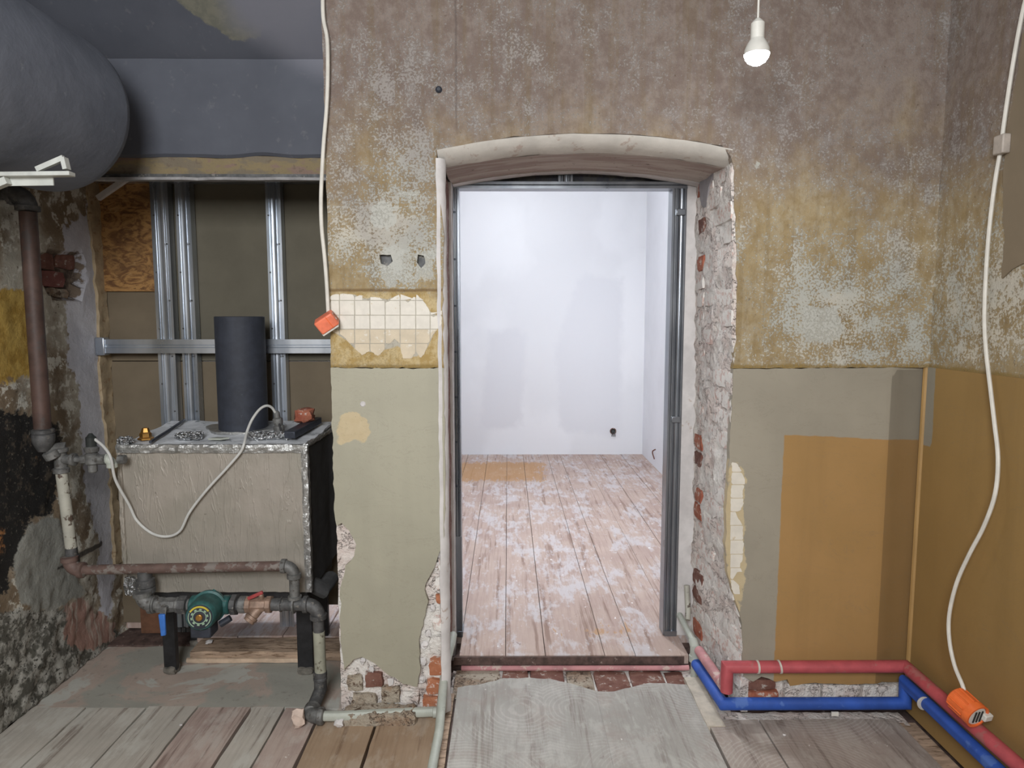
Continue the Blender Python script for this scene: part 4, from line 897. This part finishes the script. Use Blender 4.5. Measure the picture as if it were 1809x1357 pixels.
MB().tube([T + Vector((0, 0, -.045)), C2 + Vector((0, 0, .05))], .0205, 14).build('white_pipe', M_CHIP, sp)
mb = MB().lathe([(.021, 0), (.022, .03), (.026, .032), (.026, .06), (.021, .062)], C2 + Vector((0, 0, .055)), (0, 0, -1), 14); mb.build('coupling', M_CASTD, sp)
# horizontal feed across the boiler front
E1 = P(519, 1000, Y=2.50); E0 = Vector((C2.x + .0, 2.525, P(140, 1008, Y=2.53).z))
elbow('elbow', Vector((C2.x, 2.535, E0.z)), (0, 0, -1), (1, 0, 0), .042, .025, M_RUST, sp)
MB().tube([Vector((C2.x + .03, 2.535, E0.z)), Vector((E1.x - .04, 2.50, E1.z))], .019, 14).build('pipe', M_RUST, sp)
elbow('elbow', Vector((E1.x, 2.50, E1.z)), (1, 0, 0), (0, 0, -1), .036, .022, M_CAST, sp)
R0 = P(515, 1068, Y=2.50)
mb = MB().tube([Vector((E1.x, 2.5, E1.z - .03)), Vector((E1.x, 2.5, R0.z + .02))], .019, 14); mb.lathe([(.02, 0), (.026, .002), (.026, .012), (.02, .014)], Vector((E1.x, 2.5, R0.z + .035)), (0, 0, -1), 14); mb.build('drop_pipe', M_CAST, sp)
# side branch with the cable fed sensor
tb = T + Vector((.055, 0, 0)); te = P(206, 818, Y=2.58)
MB().tube([tb, Vector((te.x - .03, T.y + .01, T.z))], .012, 12).build('branch_pipe', M_CAST, sp)
for (k, r_, L) in ((.02, .017, .03), (.075, .02, .04), (.16, .018, .03)): MB().lathe([(.012, 0), (r_, .003), (r_, L - .003), (.012, L)], tb + Vector((k, .002, 0)), (1, 0, 0), 8).build('hex_nut', M_CAST, sp, smooth=20)
elbow('elbow', Vector((te.x, T.y + .01, T.z)), (1, 0, 0), (0, 0, -1), .022, .016, M_PPR, sp)
S = P(163, 815, Y=T.y); S.z = T.z
vb = MB().lathe([(.012, -.05), (.016, -.045), (.016, -.02), (.024, -.015), (.024, .02), (.018, .026), (.024, .03), (.026, .045), (.02, .05)], S, (0, 0, 1), 12).build('valve_body', M_CAST, sp)
MB().lathe([(.018, .05), (.018, .085), (.013, .09), (.006, .10)], S, (0, 0, 1), 12).build('black_cap', M_SLOT, sp)

# sensor cable draped across the boiler
pts = [S + Vector((.012, 0, .08)), P(184, 790, Y=2.53), P(196, 810, Y=2.52), P(204, 848, Y=2.54), P(228, 892, Y=2.575), P(242, 920, Y=2.58), P(268, 942, Y=2.582), P(295, 948, Y=2.582), P(318, 938, Y=2.582), P(335, 905, Y=2.582), P(365, 866, Y=2.582), P(400, 828, Y=2.582), P(424, 800, Y=2.58),
       P(431, 785, Y=2.58), P(436, 764, Y=2.63), P(445, 742, Y=2.66), P(458, 724, Y=2.68), P(470, 717, Y=2.70), P(480, 720, Y=2.72), P(487, 730, Y=2.735)]
tag(MB().tube(smoothpath(pts, 6), .0052, 8).build('sensor_cable', M_CABLEG, None), 'thin grey cable drooping across the front of the foil covered boiler', 'cable')

# ------------------------------------------------------------------ return pipe with pump and valves
rp = thing('return_pipe', 'low grey return pipe running under the boiler front and down to the floor', 'pipe', (-1.0, 2.5, .02))
zr = R0.z; Yq = 2.50
L0 = P(254, 1062, Y=Yq); L0.z = zr
N1 = P(253, 1010, Y=Yq + .02)
mb = MB().lathe([(.026, 0), (.026, .03), (.034, .034), (.036, .06), (.032, .064), (.036, .068), (.036, .085), (.03, .088), (.028, .11)], Vector((N1.x, Yq + .03, N1.z)), (0, 0, -1), 16); mb.build('nipple', M_CASTD, rp)
elbow('elbow', Vector((N1.x, Yq + .005, zr)), (0, 0, -1), (1, 0, 0), .04, .027, M_CAST, rp)
xp = P(350, 1068, Y=Yq).x; xe = P(562, 1068, Y=Yq).x
MB().tube([Vector((N1.x + .03, Yq, zr)), Vector((xp + .03, Yq, zr))], .023, 14).build('pipe', M_CAST, rp)
xa = P(395, 1068, Y=Yq).x
MB().tube([Vector((xa - .02, Yq, zr)), Vector((xe - .04, Yq, zr))], .024, 14).build('pipe', M_CASTD, rp)
for (u, r_, L, mt) in ((268, .033, .02, M_CAST), (325, .036, .035, M_CASTD), (402, .036, .02, M_CAST), (415, .040, .024, M_CASTD), (430, .032, .03, M_CAST), (497, .028, .01, M_CASTD), (520, .034, .012, M_CAST)):
    x = P(u, 1068, Y=Yq).x; MB().lathe([(.02, 0), (r_, .003), (r_, L - .003), (.02, L)], Vector((x - L / 2, Yq, zr)), (1, 0, 0), 8 if r_ > .034 else 16).build('coupling', mt, rp, smooth=20)
elbow('elbow', Vector((xe, Yq, zr)), (1, 0, 0), (0, 0, -1), .045, .026, M_CASTD, rp)
zv = P(566, 1115, Y=Yq).z; zw = P(572, 1190, Y=Yq).z
MB().tube([Vector((xe, Yq, zr - .04)), Vector((xe, Yq, zv))], .021, 14).build('pipe', M_CASTD, rp)
MB().tube([Vector((xe, Yq, zv)), Vector((xe + .002, Yq, zw))], .022, 14).build('white_pipe', M_PGREY, rp)
fe = P(570, 1252, Y=2.44); fe.z = .03; fe.x = xe + .0
mb = MB().lathe([(.022, 0), (.026, .002), (.026, .02), (.022, .022), (.026, .026), (.026, .034), (.022, .04)], Vector((xe, Yq, zw + .01)), (0, 0, -1), 14)
mb.tube([Vector((xe, Yq, zw - .02)), Vector((xe, Yq, .07)), Vector((xe - .012, Yq - .05, .036)), Vector((fe.x - .012, 2.425, .032))], .024, 14); mb.build('bend', M_CASTD, rp)
mb = MB().lathe([(.024, -.01), (.031, -.006), (.031, .03), (.024, .034)], Vector((xe - .012, 2.43, .032)), (0, -1, 0), 14); mb.tube(arc(Vector((xe - .012, 2.385, .032)), (0, -1, 0), (1, 0, 0), .035), .027, 14); mb.lathe([(.027, 0), (.032, .003), (.032, .02), (.026, .024)], Vector((xe + .02, 2.385, .032)), (1, 0, 0), 14); mb.build('elbow', M_CAST, rp)
MB().tube([Vector((xe + .03, 2.385, .032)), P(600, 1256, Y=2.385).xyz * 0 + Vector((P(600, 1256, Y=2.385).x, 2.385, .032)), Vector((P(768, 1250, Y=2.40).x, 2.415, .030))], .018, 12).build('floor_pipe', M_PPR, rp)
# mortar over the floor pipe
x0 = P(606, 1250, Y=2.4).x; x1 = P(735, 1250, Y=2.4).x
V, F = rough_box((x0, 2.37, -.01), (x1, 2.452, .045), .008, 77, (24, 5, 4)); tag(link('mortar_fillet', V, F, M_RUB, None), 'ridge of dirty mortar smeared over the floor pipe at the pier foot', 'mortar')
V, F = rough_box((P(590, 1250, Y=2.36).x, 2.352, 0), (P(606, 1250, Y=2.36).x, 2.39, .03), .008, 78, (4, 4, 4)); tag(link('plaster_crumb', V, F, M_PLW, None), 'pinkish plaster crumb lying by the pipe end at the pier corner', 'rubble')

pump = thing('circulation_pump', 'green circulation pump with round dial on the boiler return pipe', 'pump', (xp + .05, Yq, zr - .12))
cv = Vector(((xp + xa) / 2 + .0, Yq, zr))
MB().lathe([(.03, -.075), (.036, -.07), (.036, -.05), (.03, -.048), (.034, -.03), (.05, -.01), (.055, .0), (.05, .012), (.034, .03), (.03, .048), (.036, .05), (.036, .07), (.03, .075)], cv, (1, 0, 0), 18).build('volute', M_GREEN, pump)
fc = P(353, 1090, Y=Yq - .125); ax = (fc - cv).normalized(); L = (fc - cv).length
mo = MB().lathe([(.03, 0), (.062, .012), (.064, .03), (.056, .034), (.055, L - .02), (.052, L - .006), (.047, L)], cv, ax, 28).build('motor', M_GREEN, pump)
MB().lathe([(.044, L), (.044, L + .003), (.040, L + .004)], cv, ax, 28).build('dial', M_GREEND, mo)
def ringseg(cen, axis, r0, r1, a0, a1, h, n=24):
    axis = axis.normalized(); uu = (Vector((0, 0, 1)) - axis * axis.z).normalized(); vv = uu.cross(axis); m = MB(); V = []; F = []
    for i in range(n + 1):
        a = a0 + (a1 - a0) * i / n; d = uu * math.cos(a) + vv * math.sin(a); V += [cen + d * r0, cen + d * r1, cen + d * r1 + axis * h, cen + d * r0 + axis * h]
    for i in range(n):
        for k in range(4): F.append((i * 4 + k, i * 4 + (k + 1) % 4, i * 4 + 4 + (k + 1) % 4, i * 4 + 4 + k))
    F += [(0, 1, 2, 3), tuple(n * 4 + k for k in (3, 2, 1, 0))]; return m.add(V, F)
dc = cv + ax * (L + .004)
ringseg(dc, ax, .035, .041, -1.0, 1.0, .0015).build('yellow_arc', M_YEL, mo)
ringseg(dc, ax, .037, .040, 1.1, 2.6, .0015).build('pale_arc', M_PALE, mo); ringseg(dc, ax, .037, .040, -2.6, -1.1, .0015).build('pale_arc', M_PALE, mo)
mb = ringseg(dc, ax, .022, .025, 0, 6.283, .0015)
for i in range(10):
    a = i * .6283; q = ringseg(dc, ax, .026, .031, a, a + .3, .0015, 4); mb.add(q.V, q.F)
mb.build('dial_marks', M_PALE, mo)
MB().lathe([(.012, 0), (.012, .008), (.009, .010)], dc, ax, 14).build('vent_screw', M_BRASS, mo)
q = cv + ax * (L * .55)
MB().box(q + Vector((0, -.01, -.062)), (.075, .07, .045)).build('terminal_box', M_GREEND, pump, bevel=.006)
MB().tube([q + Vector((.05, .01, -.055)), q + Vector((.085, .02, -.035))], .013, 12).build('cable_gland', M_GREEND, pump)
MB().tube([cv + Vector((.01, -.02, .04)), cv + Vector((.018, -.012, .056)), cv + Vector((.022, -.008, .062))], [.010, .009, .006], 10).build('bolt', M_GREEN, pump)
bv = thing('ball_valve', 'lever ball valve with blue grip hanging on the return pipe left of the pump', 'valve', (P(290, 1068, Y=Yq).x, Yq, zr - .1))
xv = P(292, 1068, Y=Yq).x + .018
MB().lathe([(.024, -.045), (.031, -.043), (.031, -.028), (.027, -.024), (.030, 0), (.027, .024), (.031, .028), (.031, .043), (.024, .045)], Vector((xv, Yq, zr)), (1, 0, 0), 8).build('body', M_CAST, bv, smooth=20)
MB().lathe([(.01, .02), (.01, .045), (.006, .05)], Vector((xv, Yq, zr)), (0, -1, 0), 10).build('stem', M_CAST, bv)
MB().prism([(xv - .012, Yq - .05, zr + .012), (xv + .012, Yq - .05, zr + .012), (xv + .004, Yq - .056, zr - .05), (xv - .014, Yq - .056, zr - .05)], (0, .004, 0)).build('lever', M_CAST, bv, smooth=0)
MB().prism([(xv - .016, Yq - .060, zr - .012), (xv + .008, Yq - .060, zr - .012), (xv + .010, Yq - .064, zr - .092), (xv - .008, Yq - .064, zr - .095)], (0, .011, 0)).build('grip', M_BLUEH, bv, bevel=.003)
stn = thing('strainer_valve', 'brass strainer with angled cap and red lever on the return pipe right of the pump', 'valve', (P(458, 1068, Y=Yq).x, Yq, zr - .06))
xs_ = P(458, 1068, Y=Yq).x
MB().lathe([(.024, -.05), (.033, -.047), (.033, -.03), (.027, -.026), (.03, 0), (.027, .026), (.033, .03), (.033, .047), (.024, .05)], Vector((xs_, Yq, zr)), (1, 0, 0), 8).build('body', M_BRASSD, stn, smooth=20)
d = Vector((-.55, -.45, -.7)).normalized()
MB().lathe([(.02, 0), (.02, .05), (.025, .052), (.025, .062), (.022, .064), (.022, .074), (.012, .076)], Vector((xs_ + .01, Yq, zr)), d, 14).build('strainer_cap', M_BRASSD, stn)
MB().lathe([(.01, .0), (.01, .045), (.006, .05)], Vector((xs_ + .012, Yq, zr)), (0, -.25, 1), 10).build('stem', M_BRASSD, stn)
MB().box(Vector((xs_ - .008, Yq - .014, zr + .042)), (.062, .012, .013), Matrix.Rotation(math.radians(-24), 3, 'Y')).build('lever', M_REDH, stn, bevel=.003)
MB().tube([Vector((BX1 + .118, 2.72, .0)), Vector((BX1 + .118, 2.72, .62))], .009, 8).build('thin_pipe', M_CAST, rp)
q = P(528, 1238, Y=2.37); q.z = 0; V, F = rough_box(q + Vector((-.03, -.012, 0)), q + Vector((.02, .02, .065)), .012, 15, (4, 3, 5)); tag(link('paper_scrap', V, F, M_PAPER, None), 'crumpled pale paper scrap standing against the floor elbow', 'paper')

# ------------------------------------------------------------------ hanging tank and its bracket
tank = thing('storage_tank', 'large dark grey insulated cylinder hung high by the left wall', 'tank', (-1.5, 1.6, 1.9))
c0 = P(95, 200, Y=2.36); rT = 138 / 1200 * 2.28
ce = Vector((c0.x, 2.36, c0.z))
MB().lathe([(rT * .985, -1.5), (rT, -1.4), (rT, -.10), (rT * 1.002, -.06), (rT * .998, -.03)], ce, (0, 1, 0), 64).build('shell', M_TANK, tank, smooth=60)
MB().lathe([(rT * .998, -.03), (rT * .985, -.008), (rT * .95, .004), (rT * .8, .03), (rT * .4, .055), (.01, .06)], ce, (0, 1, 0), 64).build('end_cap', M_TANK, tank, smooth=60)
br = thing('tank_bracket', 'white painted steel wall bracket carrying the grey cylinder', 'bracket', (XL, 1.96, 1.7))
Yb = 1.96; e = P(128, 313, Y=Yb); w0 = P(0, 318, Y=Yb)
dirv = (e - w0).normalized(); st0 = e + dirv * ((XL - .01 - e.x) / dirv.x)
zb_ = ce.z - rT - .006
e.z = zb_ - .012; st0.z = zb_ - .02
d = (e - st0); ang = math.atan2(d.z, d.x)
MB().box((e + st0) / 2, (d.length, .03, .012), Matrix.Rotation(-ang, 3, 'Y')).build('arm', M_BRKT, br, bevel=.002)
MB().box((e + st0) / 2 + Vector((0, .014, -.016)), (d.length * .8, .004, .024), Matrix.Rotation(-ang, 3, 'Y')).build('arm_flange', M_BRKT, br, smooth=0)
t1 = P(113, 279, Y=Yb); t0 = P(66, 308, Y=Yb)
mb = MB()
def bar(mb, a, b, w, h):
    d = b - a; mb.box((a + b) / 2, (d.length, w, h), Matrix.Rotation(-math.atan2(d.z, d.x), 3, 'Y'))
t1.x = max(t1.x, ce.x + rT + .02 - .03); bar(mb, Vector((t0.x, Yb, zb_ + .0)), t1, .012, .014); bar(mb, t1, Vector((t1.x + .006, Yb, zb_)), .02, .012); mb.build('stop', M_BRKT, br, smooth=0)
mb = MB(); bar(mb, Vector((XL + .01, Yb, zb_ - .2)), Vector((P(14, 318, Y=Yb).x, Yb, zb_ - .03)), .02, .02); mb.build('brace', M_BRKT, br, smooth=0)

# ------------------------------------------------------------------ pendant bulb
bl = P(1337, 95, Y=2.0)
pb = thing('pendant_bulb', 'bare glowing bulb hanging on a thin white cord from the ceiling', 'lamp', (bl.x, bl.y, bl.z - .04))
MB().tube([bl + Vector((0, 0, .075)), Vector((bl.x, bl.y, ZT))], .003, 8).build('cord', M_WHITE, pb)
MB().lathe([(.019, .035), (.019, .082), (.012, .09), (.005, .096)], bl, (0, 0, 1), 18).build('socket', M_WHITE, pb)
MB().lathe([(.0355, -.002), (.034, .012), (.028, .026), (.019, .04)], bl, (0, 0, 1), 24).build('collar', M_WHITE, pb)
MB().lathe([(.002, -.031), (.014, -.029), (.025, -.022), (.032, -.012), (.035, -.003)], bl, (0, 0, 1), 24).build('bulb', M_BULB, pb)

# ------------------------------------------------------------------ white cables and orange boxes
yb = YW - .022
pts = [(570, -30), (571, 30), (578, 70), (579, 130), (577, 190), (572, 250), (569, 300), (567, 350), (568, 400), (573, 450), (577, 500), (580, 556)]
tag(MB().tube(smoothpath([P(u, v, Y=yb if v > 20 else YW - .01) for u, v in pts], 5), .0068, 8).build('white_cable', M_CABLE, None), 'white cable hanging down the left edge of the pier', 'cable')
q = P(580, 569, Y=yb); ob1 = thing('outlet_box', 'coral orange cube box hanging tilted at the pier corner by the tile remains', 'electrical box', q - Vector((0, 0, .03)))
R1 = Matrix.Rotation(math.radians(-33), 3, 'Y') @ Matrix.Rotation(math.radians(22), 3, 'X')
MB().box(q + Vector((0, -.02, 0)), (.072, .05, .050), R1).build('shell', M_CORAL, ob1, bevel=.005)
MB().box(q + Vector((0, -.02, 0)) + R1 @ Vector((-.004, .002, -.027)), (.066, .044, .010), R1).build('back_plate', M_WHITE, ob1, bevel=.002)
MB().box(q + Vector((0, -.02, 0)) + R1 @ Vector((.012, -.0255, 0)), (.002, .003, .046), R1).build('seam', M_ORANGE, ob1, smooth=0)
MB().box(q + Vector((0, -.02, 0)) + R1 @ Vector((.0365, 0, 0)), (.003, .030, .034), R1).build('end_cap', M_BRR, ob1, bevel=.001)
# the right one runs down the side wall
xr = XR - .012
pts = [(1830, -60, .006), (1809, 10, .006), (1790, 110, .008), (1774, 215, .008), (1768, 262, .012), (1758, 320, .014), (1748, 400, .018), (1742, 480, .02), (1739, 560, .022), (1742, 620, .024), (1750, 690, .03), (1757, 750, .034), (1763, 810, .04), (1758, 872, .045), (1738, 930, .05), (1712, 980, .055), (1690, 1030, .06), (1677, 1085, .066), (1677, 1130, .07), (1686, 1175, .075), (1700, 1210, .08), (1709, 1240, .082)]
tag(MB().tube(smoothpath([P(u, v, X=XR - d) for u, v, d in pts], 5), .0062, 8).build('white_cable', M_CABLE, None), 'white cable hanging in a loose curve down the tan right wall', 'cable')
q = P(1768, 256, X=XR - .02); tag(MB().boxb((XR - .03, q.y - .022, q.z - .028), (XR - .004, q.y + .022, q.z + .03)).build('cable_clamp', plain('grey_clamp', c(170, 160, 150), .6), None, bevel=.004), 'small grey clamp box holding the cable high on the right wall', 'clamp')
q = P(1722, 1262, X=XR - .085); ob2 = thing('outlet_socket', 'round orange plug socket dangling on the white cable above the red pipe', 'socket', q - Vector((0, 0, .04)))
f2 = P(1737, 1272, X=XR - .10); ax2 = Vector((.25, -1, -.28)).normalized()
prof = [(.03, -.075), (.036, -.07), (.036, -.012), (.040, -.01), (.040, .012), (.034, .012), (.033, .004)]
cz = q + ax2 * .0
MB().lathe(prof, cz, ax2, 28).build('shell', M_ORANGE, ob2, smooth=35)
mb = MB()
for i in range(10):
    a = i * .628; uu = (Vector((0, 0, 1)) - ax2 * ax2.z).normalized(); vv = uu.cross(ax2); dd = uu * math.cos(a) + vv * math.sin(a)
    mb.tube([cz + dd * .036 - ax2 * .068, cz + dd * .036 - ax2 * .014], .003, 6)
mb.build('ribs', M_ORANGE, ob2)
MB().lathe([(.032, .0), (.032, .008), (.029, .010)], cz, ax2, 24).build('face', M_WHITE, ob2)
uu = (Vector((0, 0, 1)) - ax2 * ax2.z).normalized(); vv = uu.cross(ax2)
rot = Matrix((vv, ax2, uu)).transposed()
for dx in (-.012, 0, .012): MB().box(cz + ax2 * .0105 + vv * dx, (.005, .004, .040), rot).build('slot', M_SLOT, ob2, smooth=0)
MB().box(cz + ax2 * .014 - vv * .0 + vv * .034 - uu * .004, (.03, .016, .022), rot).build('clip_tab', M_WHITE, ob2, bevel=.003)

# ------------------------------------------------------------------ red and blue pipes
Yp_ = 2.405; rr_ = .0225
def Rp(u, v, **k): return P(u, v, **k)
zR = P(1430, 1178, Y=Yp_).z; zB = P(1430, 1242, Y=Yp_).z
xk = P(1284, 1200, Y=Yp_).x; xc = XR - .05
redY0 = P(1600, 1300, X=xc).y
rA = P(1224, 1153, X=.815); 
red = thing('red_pipe', 'pipe in red foam sleeve boxing round the corner above the blue one', 'pipe', (xk, Yp_, .05))
y_end = 2.715
zs_red = zB + .05
MB().tube([Vector((.80, y_end, .112)), Vector((xk, Yp_ + .035, zs_red + .0)), Vector((xk, Yp_, zR)), ], rr_ * .92, 14).build('door_run', M_PINKP, red)
MB().tube([Vector((xk, Yp_, zB + .046)), Vector((xk, Yp_, zR)), Vector((xc, Yp_, zR)), Vector((xc, 1.2, zR)), Vector((xc, .2, zR))], rr_, 16).build('sleeve', M_RED, red, smooth=40)
for (u, mt) in ((1338, M_SLOT), (1377, M_CLIP)):
    x = P(u, 1178, Y=Yp_).x; m_ = MB().lathe([(rr_ + .0005, -.004), (rr_ + .0025, -.003), (rr_ + .0025, .003), (rr_ + .0005, .004)], Vector((x, Yp_, zR)), Vector((1, .0, .15 if u > 1350 else 0)), 18); m_.build('tie', mt if u > 1350 else M_CLIP, red)
blue = thing('blue_pipe', 'pipe in blue foam sleeve running along the floor and up at the corner', 'pipe', (xk, Yp_, .02))
zB2 = zR - .065
MB().tube([Vector((.79, y_end, zB - .012)), Vector((xk - .012, Yp_ - .004, zB)), Vector((xc + .004, Yp_ - .004, zB)), Vector((xc + .002, Yp_ - .004, zB2)), Vector((xc - .012, 1.2, zB2)), Vector((xc - .012, .2, zB2))], rr_, 16).build('sleeve', M_BLUE, blue, smooth=40)
q = P(1475, 1252, Y=2.38); MB().boxb((q.x - .013, 2.376, .03), (q.x + .013, 2.381, .045)).build('label', M_WHITE, blue, smooth=0)
yy = P(1632, 1226, X=xc - .012).y; MB().lathe([(rr_ + .0005, -.003), (rr_ + .002, -.002), (rr_ + .002, .002), (rr_ + .0005, .003)], Vector((xc - .009, yy, zB2)), (0, 1, 0), 18).build('tie', M_CLIP, blue)

# thin pink sleeve across the threshold
pk = tag(MB().tube(smoothpath([(-.2, 2.79, -.002), (.1, 2.785, .0), (.4, 2.78, .002), (.7, 2.775, .004), (.775, 2.77, .008)], 4), .011, 10).build('threshold_pipe', M_PINKP, None), 'thin dusty pink pipe lying across the doorway under the board edge', 'pipe')
# grey green plastic fittings at the right jamb
fp = thing('plastic_fittings', 'grey green plastic pipe fittings at the right foot of the door frame', 'pipe', (.79, 2.74, 0))
pA = P(1196, 1106, Y=2.90); pBn = P(1214, 1140, Y=2.74); pBn.x = .785
MB().tube([Vector((.77, 2.93, .17)), Vector((.785, 2.75, .135))], .014, 12).build('pipe', M_PPR, fp)
mb = MB().tube([Vector((.785, 2.76, .137)), Vector((.787, 2.735, .12)), Vector((.787, 2.735, .075))], .019, 14); mb.lathe([(.016, 0), (.022, .003), (.022, .03), (.016, .033)], Vector((.7865, 2.735, .085)), (0, 0, -1), 14); mb.build('elbow', M_PPR, fp)
MB().tube([Vector((.787, 2.735, .08)), Vector((.787, 2.735, -.02))], .015, 12).build('pipe', M_PPR, fp)
MB().tube([Vector((.822, 2.735, .10)), Vector((.822, 2.735, -.01))], .014, 12).build('pipe', M_PPR, fp)
MB().tube([Vector((.805, 2.95, .30)), Vector((.808, 2.93, .2)), Vector((.80, 2.9, .16))], .012, 10).build('pipe', M_CHIP, fp)
# pale pipe at the left jamb
wp = thing('floor_pipe', 'pale plastic pipe sloping down from the left door jamb and along the floor boards', 'pipe', (-.24, 2.3, 0))
a = P(796, 1143, Y=2.62); b = P(786, 1180, Y=2.52); g = P(768, 1340, Y=2.15); 
MB().tube([Vector((a.x + .004, 2.70, a.z + .012)), a, Vector((b.x - .0, 2.50, b.z - .0)), Vector((-.246, 2.30, .028)), Vector((-.25, 2.1, .022)), Vector((-.27, .4, .022))], .0165, 14).build('pipe', M_PPR, wp)
MB().lathe([(.017, 0), (.020, .002), (.020, .014), (.017, .016)], Vector((P(766, 1252, Y=2.39).x - .005, 2.41, .03)), (1, 0, 0), 14).build('socket', M_PPR, wp)

# ------------------------------------------------------------------ far room fittings
q = P(1083, 763, Y=YF - .005); wb = thing('wall_socket_box', 'round recessed socket box with loose wires low on the white far wall', 'electrical box', q - Vector((0, 0, .04)))
ringseg(q + Vector((0, -.002, .008)), Vector((0, -1, 0)), .026, .034, 0, 6.283, .006).build('rim', M_BRD, wb)
MB().lathe([(.026, -.001), (.026, .002)], q + Vector((0, 0, .008)), (0, -1, 0), 20).build('cavity', M_SLOT, wb)
mb = MB()
for dx in (-.012, 0, .012): mb.tube(smoothpath([q + Vector((dx * .5, -.002, .012)), q + Vector((dx, -.04, .004)), q + Vector((dx * 1.4, -.03, -.045))], 4), .004, 6)
mb.build('wires', M_CASTD, wb)
q = P(1158, 802, X=XFR - .004); wb = thing('loose_wire', 'short dark wire stub sticking out low on the white side wall', 'wire', q - Vector((0, 0, .04)))
MB().tube(smoothpath([q + Vector((0, 0, .045)), q + Vector((-.03, 0, .02)), q + Vector((-.012, -.01, -.05))], 4), .006, 6).build('strand', M_BRD, wb)
# crumbs on the floors
def crumb(x, y, z, s, mt, lab, seed):
    V, F = rough_box((x - s, y - s * .8, z), (x + s, y + s * .8, z + s * 1.1), s * .35, seed); tag(link('plaster_crumb', V, F, mt, None), lab, 'rubble')
q = P(365, 1126, Z=.05); crumb(P(365, 1128, Y=2.9).x, 2.92, .047, .014, M_PLW, 'white plaster crumb on the timber sill below the pump', 31)
q = P(1385, 1300, Z=0); crumb(q.x, q.y, 0, .006, M_PLW, 'tiny white plaster crumb on the brown floor panel right of the doorway', 33)
q = P(320, 1282, Z=0); crumb(q.x, q.y, 0, .006, M_PLW, 'tiny white plaster crumb on the grey boards in front of the niche', 34)
